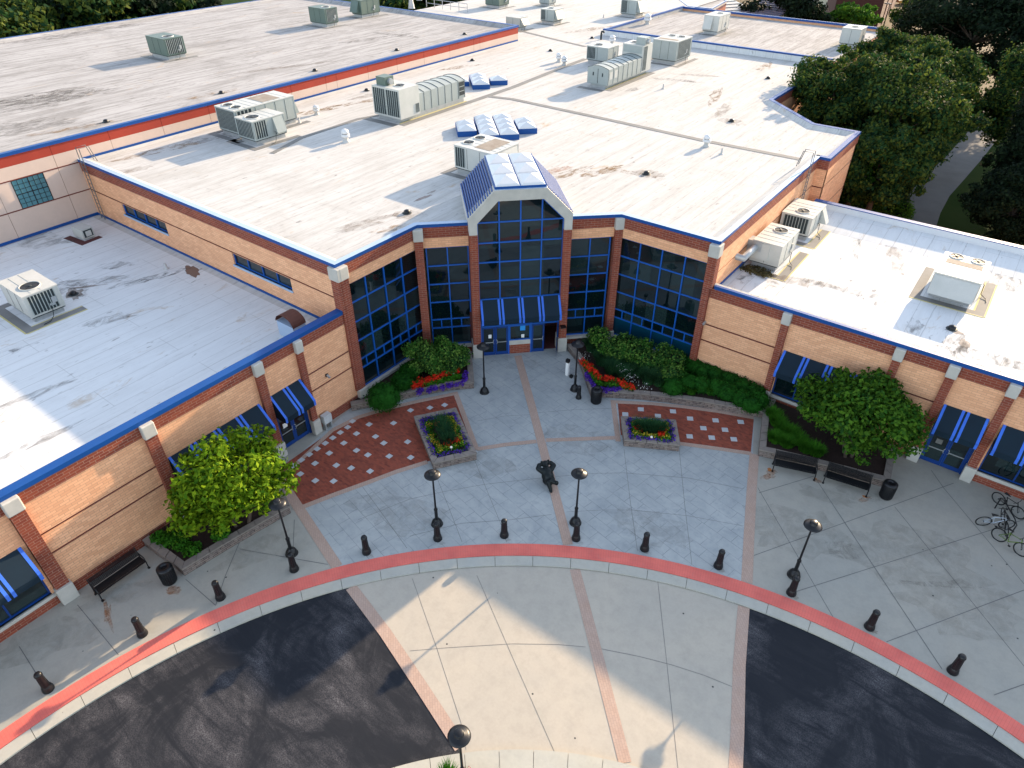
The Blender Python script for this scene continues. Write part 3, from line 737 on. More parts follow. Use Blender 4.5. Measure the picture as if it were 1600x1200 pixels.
# doors
cE = (E0 + E1) / 2
mb = MB(CH); oF = DE - .22
for s in (E0 + .5, cE - .78, cE + .70, E1 - .58): mb.box(s, s + .08, oF - .08, oF + .06, 0, 2.9, 'blue_frame')
mb.box(E0 + .5, E1 - .5, oF - .08, oF + .055, 2.2, 2.3, 'blue_frame'); mb.box(E0 + .5, E1 - .5, oF - .08, oF + .055, 2.85, 2.95, 'blue_frame')
bb(mb, 'door_frame')
mb = MB(CH); mb.box(cE - .70, cE + .70, oF - .2, oF + .02, 0, .72, 'red_brick'); mb.box(cE - .70, cE + .70, oF - .2, oF + .06, .72, 1.05, 'stone')
bb(mb, 'wall')
window(CH, cE - .70, cE + .70, 1.05, 2.2, [], [], o=oF)
mb = MB(CH); mb.box(cE + .02, cE + .36, oF + .001, oF + .01, 1.75, 2.12, 'sign_blue'); mb.box(cE + .10, cE + .30, oF + .001, oF + .01, 1.2, 1.45, 'sign_white'); bb(mb, 'notice')
d0, d1 = E0 + .58, cE - .78
door(CH, d0, (d0 + d1) / 2 - .01, 2.2, oF, 1, (d0 + .42, d0 + .62, 1.35, 1.62, 'sign_white')); door(CH, (d0 + d1) / 2 + .01, d1, 2.2, oF, -1)
d0, d1 = cE + .78, E1 - .58
door(CH, d0, (d0 + d1) / 2 - .01, 2.2, oF, 1); door(CH, (d0 + d1) / 2 + .01, d1, 2.2, oF, -1, rot=rad(78), hinge=1)
mb = MB(CH); mb.box(E0, E1, D0 - 2.5, D0 - 2.4, 0, 3, 'gap_dark'); mb.box(E0, E1, D0 - 2.4, oF - .1, 2.96, 3.0, 'gap_dark'); mb.box(E0, E1, D0 - 2.4, oF - .2, 0.002, .01, 'gap_dark')
mb.box(E0 - .1, E0, D0 - 2.4, D0, 0, 3, 'gap_dark'); mb.box(E1, E1 + .1, D0 - 2.4, D0, 0, 3, 'gap_dark'); bb(mb, 'vestibule')
awning(CH, E0 + .52, E1 - .5, 4.22, 3.2, DE + .62, .36, o=DE - .18)
mb = MB(CH); mb.box(E1 - .45, E1 - .1, DE + .0, DE + .35, 2.0, 2.08, 'black_metal'); bb(mb, 'wall_lamp')
# skylight ridge behind the arch
mb = MB(CH); far = DE - 5.6
T0, T1 = E0 + 1.53, E1 - 1.57
mb.add([(E0, DE, 9.72), (T0, DE, 11.34), (T0, far, 11.34), (E0, far, 9.72)], [(0, 1, 2, 3)], 'louvre_blue')
mb.add([(E1, DE, 9.72), (T1, DE, 11.34), (T1, far, 11.34), (E1, far, 9.72)], [(0, 1, 2, 3)], 'louvre_blue')
mb.add([(E0, far, 8.9), (E1, far, 8.9), (E1, far, 9.72), (T1, far, 11.34), (T0, far, 11.34), (E0, far, 9.72)], [(0, 1, 2, 3, 4, 5)], 'blue_metal')
mb.box(T0, T1, far, DE - .01, 11.2, 11.37, 'coping_pale')
mb.box(E0 - .02, E0 + .10, far, D0, 8.9, 9.72, 'roof_white'); mb.box(E1 - .10, E1 + .02, far, D0, 8.9, 9.72, 'roof_white')
rg = bb(mb, 'ridge_housing')
mb = MB(CH)
for side in (0, 1):
    for k in range(12):
        f0 = k / 12; f1 = f0 + .035
        def pt(f, dz, y):
            s = (E0 + f * (T0 - E0) - dz * .7) if side == 0 else (E1 + f * (T1 - E1) + dz * .7)
            return (s, y, 9.72 + f * 1.62 + dz * .7)
        mb.hexa([pt(f0, 0, DE - .15), pt(f1, 0, DE - .15), pt(f1, 0, far + .1), pt(f0, 0, far + .1)], [pt(f0, .07, DE - .15), pt(f1, .07, DE - .15), pt(f1, .07, far + .1), pt(f0, .07, far + .1)], 'blue_metal')
bb(mb, 'louvre_slat', rg)
def domes(mb, T, x0, x1, y0, y1, nx, ny, z, rise=.38, kerb=None):
    g_ = .06
    for i in range(nx):
        for j in range(ny):
            a, c = x0 + (x1 - x0) * i / nx + g_ * .5, x0 + (x1 - x0) * (i + 1) / nx - g_ * .5
            e, f = y0 + (y1 - y0) * j / ny + g_ * .2, y0 + (y1 - y0) * (j + 1) / ny - g_ * .2
            mx, my = (a + c) / 2, (e + f) / 2; q = .12
            r1 = [(a, e, z), (c, e, z), (c, f, z), (a, f, z)]; r2_ = [(a + q, e + q, z + .10), (c - q, e + q, z + .10), (c - q, f - q, z + .10), (a + q, f - q, z + .10)]
            mb.add(r1 + r2_ + [(mx, my, z + rise)], [(0, 1, 5, 4), (1, 2, 6, 5), (2, 3, 7, 6), (3, 0, 4, 7), (4, 5, 8), (5, 6, 8), (6, 7, 8), (7, 4, 8)], 'dome_white')
mb = MB(CH); mb.box(T0 + .02, T1 - .02, far + .1, DE - .12, 11.375, 11.50, 'blue_metal'); sk = bb(mb, 'skylight')
mb = MB(CH); domes(mb, CH, T0 + .06, T1 - .06, far + .15, DE - .15, 2, 3, 11.502); bb(mb, 'skylight_dome', sk)

# --- flat skylight groups on the main roof (world-aligned at 45 degrees)
def sky_group(c, cells, unit, label):
    T = lambda p: (c[0] + (p[0] * k_ + p[1] * k_), c[1] + (p[0] * k_ - p[1] * k_), p[2])
    for i0, i1, j0, j1, nx, ny in cells:
        mb = MB(T); mb.box(i0 * unit[0], i1 * unit[0] - .04, j0 * unit[1], j1 * unit[1], ZRU, ZRU + .42, 'blue_metal'); s_ = bb(mb, 'skylight')
        mb = MB(T); domes(mb, T, i0 * unit[0], i1 * unit[0] - .04, j0 * unit[1], j1 * unit[1], nx, ny, ZRU + .422, .36); bb(mb, 'skylight_dome', s_)
c1 = G(775, 196, ZRU + .4)
sky_group(c1, [(-1, 0, -2, 2, 1, 4), (0, 1, -2, 2, 1, 4), (-2.05, -1.05, -1, 1, 1, 2), (1.05, 2.05, -1, 1, 1, 2)], (1.55, 1.28), 'a')
c2 = G(749, 125, ZRU + .4)
sky_group(c2, [(-.5, .5, -1.5, 1.5, 1, 3), (.6, 1.6, -.5, .5, 1, 1), (-1.6, -.6, -.5, .5, 1, 1)], (1.7, 1.3), 'b')

# --- upper block walls seen above the wings
LWALL = [(4.5, 6.95, 'tan_brick', 0), (6.95, 7.06, 'dark_brick', -.05), (7.06, 8.32, 'tan_brick', 0), (8.32, 9.0, 'red_brick', .03)]
holes = [(-50.0, -44.45, 6.15, 6.93), (-37.1, -31.5, 6.15, 6.93)]
bb(facade(ML, -54.4, -27.56, LWALL, holes), 'wall')
for a, c, e, f in holes:
    window(ML, a, c, e, f, [a + (c - a) * k / 4 for k in (1, 2, 3)], [], fw=.05)
    mb = MB(ML); mb.box(a - .05, c + .05, -.2, .07, e - .12, e, 'coping_pale'); bb(mb, 'sill')
bb(facade(MR, 35.56, 53.1, [(5.0, 6.95, 'tan_brick', 0), (6.95, 7.04, 'dark_brick', -.05), (7.04, 8.32, 'tan_brick', 0), (8.32, 9.0, 'red_brick', .03)]), 'wall')
NB = [(0, 2.6, 'tan_brick', 0), (2.6, 2.7, 'dark_brick', -.05), (2.7, 4.8, 'tan_brick', 0), (4.8, 4.9, 'dark_brick', -.05), (4.9, 6.95, 'tan_brick', 0), (6.95, 7.04, 'dark_brick', -.05), (7.04, 8.32, 'tan_brick', 0), (8.32, 9.0, 'red_brick', .03)]
bb(facade(frame((0, 53.1), (1, 0), (0, -1)), -12.05, -11.3, NB), 'wall')
bb(facade(frame((-11.3, 0), (0, 1), (1, 0)), 53.12, 60.9, NB), 'wall')
def seg_wall(p, q, bands, th=.35):
    L = math.dist(p, q); u = ((q[0] - p[0]) / L, (q[1] - p[1]) / L)
    return facade(frame(p, u, (u[1], -u[0])), 0, L, bands, th=th)
for p, q in (((-11.3, 60.9), (-14.9, 60.9)), ((-14.9, 60.9), (-20.2, 65.9)), ((-20.2, 65.9), (-20.2, 83.3)), ((-20.2, 83.3), (-20.2, 106))): bb(seg_wall(p, q, NB), 'wall')
OUT_R = [(XR, YB_ - .02), (XR, 53.1), (-11.3, 53.1), (-11.3, 60.9), (-14.9, 60.9), (-20.2, 65.9), (-20.2, 83.3)]
sC = lambda s, d: (s * k_ + d * k_, s * k_ - d * k_)
e0, e1 = sC(E0, D0), sC(E1, D0)
OUT_L = [(-54.4, YL), (XB, YL), (XB, 26.9), e0]
OUT_M = [e1, (-18.35, YB_), (XR, YB_)]
coping(OUT_L, .30, ZU, .20, mtop='coping_pale'); coping(OUT_M, .30, ZU, .20, mtop='coping_pale')
coping(OUT_R[:2], .28, ZU + .003, .18, mtop='coping_pale'); coping(OUT_R[1:], .30, ZU + .006, .20)
for P_ in (OUT_L, OUT_M, OUT_R): bb(slope(P_, .28, .75, ZU - .01, ZRU + .004), 'parapet_upstand')
# roofs
mb = MB(); mb.sheet([(-54.4, YL + .1), (XB - .1, YL + .1), (XB - .1, 26.95), sC(E0, D0 - .1), sC(E1, D0 - .1), (-18.3, YB_ + .1), (XR - .1, YB_ + .1), (XR - .1, 53.2), (-11.4, 53.2), (-11.4, 60.8), (-14.95, 60.8), (-20.3, 65.8), (-20.3, 83.3), (-48.2, 83.3), (-48.2, 120), (-80, 120), (-80, 73.7), (-54.4, 73.7)], ZRU, 'roof_white'); bb(mb, 'roof')
mb = MB(); mb.sheet([(-54.4, -40), (XW - .1, -40), (XW - .1, YL), (-54.4, YL)], ZRL, 'roof_blue'); bb(mb, 'roof')
mb = MB(); mb.sheet([(XR, YW + .1), (30, YW + .1), (30, 52.2), (XR, 52.2)], ZRR, 'roof_blue'); bb(mb, 'roof')
mb = MB(); mb.sheet([(-95.3, -40), (-54.5, -40), (-54.5, 73.6), (-95.3, 73.6)], ZRH, 'roof_worn'); bb(mb, 'roof')
mb = MB(); mb.sheet([(-48, 83.5), (-20.4, 83.5), (-20.4, 105.6), (-48, 105.6)], ZRU + .1, 'roof_worn'); bb(mb, 'roof')
# left wing parapet: blue coping with membrane dropping inside
LP = [(XW, -40), (XW, YL - .02)]
coping(LP, .42, ZW, .22); bb(slope(LP, .34, .36, ZW - .22, ZRL, 'roof_blue'), 'parapet_upstand')
RP = [(XR + .2, YW), (30, YW)]
coping(RP, .14, ZW, .22); mb = MB(); mb.box(XR + .01, 30, YW + .14, YW + .34, ZW - .25, ZW - .012, 'roof_white'); bb(mb, 'parapet_top'); bb(slope(RP, .34, .55, ZW - .03, ZRR, 'roof_white'), 'parapet_upstand')
RBK = [(30, 52.2), (-11.3, 52.2)]
coping(RBK, .36, ZW, .2); bb(slope(RBK, .355, .5, ZW - .05, 6.06, 'flash_white'), 'parapet_upstand'); bb(slope(RBK, .5, 3.4, 6.062, ZRR + .004, 'roof_blue'), 'roof_taper')
mb = MB(); mb.box(-11.4, 30, 51.95, 52.19, 0, ZW - .2, 'tan_brick'); bb(mb, 'wall')
# base flashing strips
mb = MB(); mb.box(XR, XR + .05, YW + .3, 51.5, ZRR + .10, ZRR + .26, 'blue_metal'); mb.box(-54.4, -26.9 - .3, YL - .05, YL, ZRL + .02, ZRL + .20, 'blue_metal'); mb.box(-54.4, -54.35, -40, YL - .05, ZRL + .05, ZRL + .25, 'blue_metal')
mb.box(-54.4, -54.35, YL + .3, 73.6, ZRU + .10, ZRU + .26, 'blue_metal'); bb(mb, 'flashing')
mb = MB(); mb.add([(-54.35, YL + .3, ZRU + .1), (-54.35, 73.6, ZRU + .1), (-53.9, 73.6, ZRU + .004), (-53.9, YL + .3, ZRU + .004)], [(0, 1, 2, 3)], 'roof_white')
mb.add([(-54.3, YL - .5, ZRL + .004), (-27.3, YL - .5, ZRL + .004), (-27.3, YL - .04, ZRL + .05), (-54.3, YL - .04, ZRL + .05)], [(0, 1, 2, 3)], 'roof_white'); bb(mb, 'roof_cant')
# high hall: precast panels with joints
ys = [-38 + 4.14 * k for k in range(28)]
ys = [19.14 + 4.14 * k for k in range(-14, 6)] + [43.8, 45.1, 49.1, 53.1, 57.1, 61.2, 65.3, 66.4, 73.7]
ys = sorted(ys)
for i in range(len(ys) - 1):
    mb = MB(HW); a, c = ys[i] + .014, ys[i + 1] - .014
    lo = 0 if False else 4.5
    win = abs(ys[i] - 15.0) < .3
    def bx(z0, z1, m, off=0.):
        if win and z0 < 8.9 and z1 > 7.0 and m == 'precast_cream':
            for (q0, q1, r0, r1) in ((a, 16.0, z0, z1), (18.08, c, z0, z1), (16.0, 18.08, z0, max(z0, 6.98)), (16.0, 18.08, min(8.93, z1), z1)):
                if r1 > r0 + .01: mb.box(q0, q1, -.3, off, r0, r1, m)
        else: mb.box(a, c, -.3, off, z0, z1, m)
    bx(lo, 6.93, 'precast_cream'); bx(7.0, 8.93, 'precast_cream'); bx(9.0, 9.86, 'precast_cream'); bx(9.86, 10.55, 'precast_red')
    bb(mb, 'wall_panel')
mb = MB(HW); mb.box(-40, 73.7, -.32, -.03, 4.5, 9.8, 'panel_gap'); mb.box(-40, 73.7, -.32, -.03, 9.8, 10.5, 'gap_dark'); mb.box(-40, YL, -.1, .02, 6.93, 7.0, 'dark_brick'); mb.box(-40, YL, -.1, .02, 8.93, 9.0, 'dark_brick'); bb(mb, 'wall_joint')
mb = MB(HW); zz0, zz1 = 6.98, 8.93
for k in range(7):
    w = .05 if k in (0, 3, 6) else .022; u = 16.0 + 2.08 * k / 6; mb.box(u - w / 2, u + w / 2, -.025, .02 + .001 * k, zz0, zz1, 'black_metal')
for k in range(7):
    w = .05 if k in (0, 3, 6) else .022; z = zz0 + (zz1 - zz0) * k / 6; mb.box(16.0, 18.08, -.025, .016, z - w / 2, z + w / 2, 'black_metal')
f_ = bb(mb, 'window'); mb = MB(HW); mb.box(16.0, 18.08, -.026, -.005, zz0, zz1, 'pane_teal'); bb(mb, 'pane', f_)
HC = [(-54.4, -40), (-54.4, 73.7), (-95.4, 73.7), (-95.4, -40)]
coping(HC, .30, ZH, .22); bb(slope(HC, .28, .9, ZH - .02, ZRH + .004, 'roof_worn'), 'parapet_upstand')
mb = MB(); mb.box(-95.3, -54.5, 73.3, 73.68, ZRU, ZH - .1, 'precast_cream'); bb(mb, 'wall_panel')
RRC = [(-20.2, 83.3), (-48.2, 83.3)]
mb = MB(); mb.box(-48.2, -20.25, 83.3, 83.5, ZRU, ZU + .34, 'roof_blue'); bb(mb, 'parapet_upstand')
mb = MB(); mb.box(-48.25, -20.2, 83.22, 83.56, ZU + .34, ZU + .5, 'blue_metal'); mb.box(-48.3, -48.05, 83.56, 106, ZU + .2, ZU + .42, 'blue_metal'); mb.box(-48.3, -20.2, 105.7, 106, ZU + .1, ZU + .34, 'blue_metal'); bb(mb, 'coping')
mb = MB(); mb.box(-48.2, -48.1, 83.5, 105.9, ZRU - .1, ZU + .2, 'roof_white'); mb.box(-48.1, -20.4, 105.8, 105.95, 0, ZU + .1, 'tan_brick'); bb(mb, 'parapet_upstand')
# expansion joint covers on the main roof
mb = MB()
mb.strip([G(*p, ZRU) for p in ((425, 240), (470, 216), (560, 186), (640, 172))], .45, ZRU + .02, 'pad_grey', ZRU)
mb.strip([G(*p, ZRU) for p in ((724, 163), (800, 137), (880, 105), (915, 92))], .6, ZRU + .02, 'pad_grey', ZRU)
mb.strip([G(*p, ZRU) for p in ((765, 151), (800, 155), (950, 187), (1100, 220), (1250, 249))], .55, ZRU + .024, 'pad_grey', ZRU)
mb.strip([G(*p, ZRU) for p in ((812, 48), (860, 60), (915, 73))], .5, ZRU + .02, 'pad_grey', ZRU)
bb(mb, 'joint_cover')
# ladders hooked over the parapets
flat('ladder_grey', (.16, .16, .16), (.12, .12, .12), 2)
def ladder(T, u, zb, zt):
    mb = MB(T)
    for s in (-.24, .24):
        mb.tube([(u + s, .18, zb), (u + s, .18, zt + 1.0), (u + s, -.5, zt + 1.0), (u + s, -.75, zt - .1)], .03, 'ladder_grey', 6)
    k = zb + .3
    while k < zt: mb.tube([(u - .24, .18, k), (u + .24, .18, k)], .02, 'ladder_grey', 6); k += .3
    return bb(mb, 'ladder')
ladder(ML, -53.4, ZRL, ZU); ladder(MR, 50.6, ZRR, ZU)
# duct entering the wall above the right roof
mb = MB(MR); mb.tube([(38.9, -.1, 6.9), (38.9, .45, 6.9), (39.9, .5, 7.0), (40.8, .5, 7.0)], .22, 'galv', 10); mb.box(40.6, 41.3, 0, .9, 6.6, 7.4, 'galv'); bb(mb, 'duct')
# ---------------------------------------------------------------- rooftop air units
def louvers(mb, face, a0, a1, z0, z1, pos, n, m1='unit_dark', m2='unit_paint'):
    """recessed dark coil with upright fins on one side of a cabinet"""
    w = (a1 - a0) / n
    if face == 'y': mb.box(a0, a1, pos - .008, pos + .02, z0, z1, m1)
    else: mb.box(pos - .02, pos + .008, a0, a1, z0, z1, m1)
    for i in range(n + 1):
        c = a0 + w * i
        if face == 'y': mb.box(c - w * .1, c + w * .1, pos - .035, pos - .009, z0, z1, m2)
        else: mb.box(pos + .009, pos + .035, c - w * .13, c + w * .13, z0, z1, m2)
def fan(parent, x, y, z, r, ring='unit_pale'):
    mb = MB(); mb.lathe([(r * 1.12, z), (r * 1.1, z + .05), (r, z + .055), (r * .97, z + .022)], ring, (x, y), 24, cap=False); f = mb.build('fan', parent)
    mb = MB(); mb.lathe([(r * .98, z + .016), (.01, z + .016)], 'fan_dark', (x, y), 24); mb.build('fan_well', f)
    mb = MB()
    for k in range(4):
        a = k * pi / 2 + .4; c, s_ = cos(a), sin(a); d = .07
        mb.add([(x + c * r * .2 - s_ * d * .5, y + s_ * r * .2 + c * d * .5, z + .03), (x + c * r * .92 - s_ * d, y + s_ * r * .92 + c * d, z + .04), (x + c * r * .92 + s_ * d, y + s_ * r * .92 - c * d, z + .025), (x + c * r * .2 + s_ * d * .5, y + s_ * r * .2 - c * d * .5, z + .022)], [(0, 1, 2, 3)], 'unit_dark')
    mb.lathe([(r * .22, z + .01), (r * .2, z + .05), (.01, z + .055)], 'unit_dark', (x, y), 12); mb.build('fan_blade', f)
PADS = []
def unit(label, N, zr, w, l, h, body='unit_paint', curb=.38, fans=(), coil=(), hood=None, pan=True, doors=True, pads='grey', group='air conditioning units on the flat roofs', rust=False, top=None):
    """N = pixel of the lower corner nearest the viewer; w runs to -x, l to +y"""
    nx, ny = G(*N, zr + curb); top = top or ('unit_pale' if body != 'unit_green' else 'unit_green')  # sunlit look of the top painted in: paler than the grey cabinet sides
    cx, cy = nx - w / 2, ny + l / 2
    e = empty('air_conditioner', (cx, cy, zr), label=label, cat='air conditioner', group=group)
    hx, hy = w / 2, l / 2; z0, z1 = curb, curb + h
    mb = MB(); mb.box(-hx + .12, hx - .12, -hy + .12, hy - .12, .0, curb - .06, 'galv'); mb.box(-hx + .02, hx - .02, -hy + .02, hy - .02, curb - .06, curb, 'unit_dark'); mb.build('curb', e)
    mb = MB(); mb.box(-hx, hx, -hy, hy, z0 + .001, z1 - .07, body)
    for x in (-hx, hx - .06):
        for y in (-hy, hy - .06): mb.box(x - .012, x + .072, y - .012, y + .072, z0, z1 - .072, body)
    mb.build('cabinet', e)
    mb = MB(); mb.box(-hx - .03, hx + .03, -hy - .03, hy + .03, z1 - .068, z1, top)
    if doors:
        k = -hy + .5
        while k < hy - .3 and pan: mb.box(-hx * .95, hx * .95, k, k + .02, z1, z1 + .012, 'unit_paint'); k += .55
    mb.build('top_panel', e)
    mb = MB()
    if doors:
        n = max(2, int(w / .9)); 
        for i in range(1, n): x = -hx + w * i / n; mb.box(x - .012, x + .012, -hy - .012, -hy - .001, z0 + .08, z1 - .12, 'unit_dark')
        n = max(2, int(l / .9))
        for i in range(1, n): y = -hy + l * i / n; mb.box(hx + .001, hx + .012, y - .012, y + .012, z0 + .08, z1 - .12, 'unit_dark')
        mb.box(hx + .001, hx + .03, hy * .2, hy * .2 + .3, z0 + .3, z0 + .45, 'galv')
        mb.split_build('panel_seam', e)
    mb = MB(); yy = -hy + l * .62; mb.tube([(hx + .01, yy, z0 + .35), (hx + .16, yy, z0 + .3), (hx + .2, yy - .15, .12), (hx + .55, yy - .5, .06), (hx + .6, yy - .9, .05)], .022, 'unit_dark', 6); mb.box(hx + .005, hx + .06, yy + .15, yy + .4, z0 + .45, z0 + .8, 'galv'); mb.build('conduit', e)
    for face, a0, a1, n in coil:
        mb = MB()
        if face == 'y': louvers(mb, 'y', -hx + w * a0, -hx + w * a1, z0 + .12, z1 - .14, -hy - .002, n)
        else: louvers(mb, 'x', -hy + l * a0, -hy + l * a1, z0 + .12, z1 - .14, hx + .002, n)
        mb.build('grille', e)
    for fx, fy, r in fans: fan(e, -hx + w * fx, -hy + l * fy, z1 + .001, r)
    if hood:
        side, a0, a1, dep = hood; mb = MB(); zt, zb = z1 - .12, z0 + .25
        if side == '-y': p = [(-hx + w * a0, -hy), (-hx + w * a1, -hy)]; mb.hexa([(p[0][0], -hy - dep, zb), (p[1][0], -hy - dep, zb), (p[1][0], -hy, zb), (p[0][0], -hy, zb)], [(p[0][0], -hy - .05, zt), (p[1][0], -hy - .05, zt), (p[1][0], -hy, zt), (p[0][0], -hy, zt)], body)
        if side == '+y': mb.hexa([(-hx + w * a0, hy, zb), (-hx + w * a1, hy, zb), (-hx + w * a1, hy + dep, zb), (-hx + w * a0, hy + dep, zb)], [(-hx + w * a0, hy, zt), (-hx + w * a1, hy, zt), (-hx + w * a1, hy + .05, zt), (-hx + w * a0, hy + .05, zt)], body)
        if side == '+x': mb.hexa([(hx, -hy + l * a0, zb), (hx + dep, -hy + l * a0, zb), (hx + dep, -hy + l * a1, zb), (hx, -hy + l * a1, zb)], [(hx, -hy + l * a0, zt), (hx + .05, -hy + l * a0, zt), (hx + .05, -hy + l * a1, zt), (hx, -hy + l * a1, zt)], body)
        if side == '-x': mb.hexa([(-hx - dep, -hy + l * a0, zb), (-hx, -hy + l * a0, zb), (-hx, -hy + l * a1, zb), (-hx - dep, -hy + l * a1, zb)], [(-hx - .05, -hy + l * a0, zt), (-hx, -hy + l * a0, zt), (-hx, -hy + l * a1, zt), (-hx - .05, -hy + l * a1, zt)], body)
        mb.build('intake_hood', e)
    if rust:
        mb = MB(); d = .02; mb.add([(-hx + w * rust[0], -hy + l * .12, z1 + .013), (-hx + w * rust[0], -hy + l * .9, z1 + .013), (-hx + w * rust[1], -hy + l * .9, z1 + .013), (-hx + w * rust[1], -hy + l * .12, z1 + .013)] if rust[2] == 'x' else
               [(-hx + w * .1, -hy + l * rust[0], z1 + .013), (-hx + w * .9, -hy + l * rust[0], z1 + .013), (-hx + w * .9, -hy + l * rust[1], z1 + .013), (-hx + w * .1, -hy + l * rust[1], z1 + .013)], [(0, 1, 2, 3)], 'rust_stain'); mb.build('worn_lid', e)
    mb = MB()   # walkway pads belong to the roof
    if pads:
        b_ = .75; o_ = .25
        mb.box(cx - hx - b_, cx + hx + b_, cy - hy - b_, cy - hy - o_, zr, zr + .018, 'pad_grey'); mb.box(cx + hx + o_, cx + hx + b_, cy - hy - o_, cy + hy + b_, zr, zr + .018, 'pad_grey')
        mb.box(cx - hx - b_, cx - hx - o_, cy - hy - o_, cy + hy + b_, zr, zr + .018, 'pad_grey')
        if pads == 'yellow':
            mb.box(cx - hx - b_, cx + hx + b_, cy - hy - b_ - .09, cy - hy - b_ - .005, zr, zr + .02, 'pad_yellow'); mb.box(cx + hx + b_ + .005, cx + hx + b_ + .09, cy - hy - b_, cy + hy + b_, zr, zr + .02, 'pad_yellow'); mb.box(cx + hx + o_ - .09, cx + hx + o_ - .005, cy - hy - o_, cy + hy + b_, zr, zr + .02, 'pad_yellow')
        bb(mb, 'walkway_pad')
    return e, (hx, hy, z0, z1)
flat('rust_stain', (.22, .175, .135), (.32, .29, .25), 1.5)
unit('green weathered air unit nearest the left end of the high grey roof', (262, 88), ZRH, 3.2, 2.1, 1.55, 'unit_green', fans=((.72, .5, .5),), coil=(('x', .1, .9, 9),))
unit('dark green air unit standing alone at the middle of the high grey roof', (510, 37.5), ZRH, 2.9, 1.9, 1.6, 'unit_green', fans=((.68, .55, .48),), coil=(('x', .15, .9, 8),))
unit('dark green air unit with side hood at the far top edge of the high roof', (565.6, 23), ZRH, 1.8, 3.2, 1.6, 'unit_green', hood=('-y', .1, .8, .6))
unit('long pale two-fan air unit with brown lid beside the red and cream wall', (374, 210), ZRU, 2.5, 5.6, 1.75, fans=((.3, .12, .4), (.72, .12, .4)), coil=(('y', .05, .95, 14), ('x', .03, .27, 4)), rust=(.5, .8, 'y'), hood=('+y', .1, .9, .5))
unit('smaller one-fan air unit in front of the long pale one by the red wall', (400, 221), ZRU, 2.1, 2.9, 1.45, fans=((.55, .25, .52),), coil=(('y', .06, .94, 10), ('x', .05, .4, 5)), hood=('+x', .62, .92, .4))
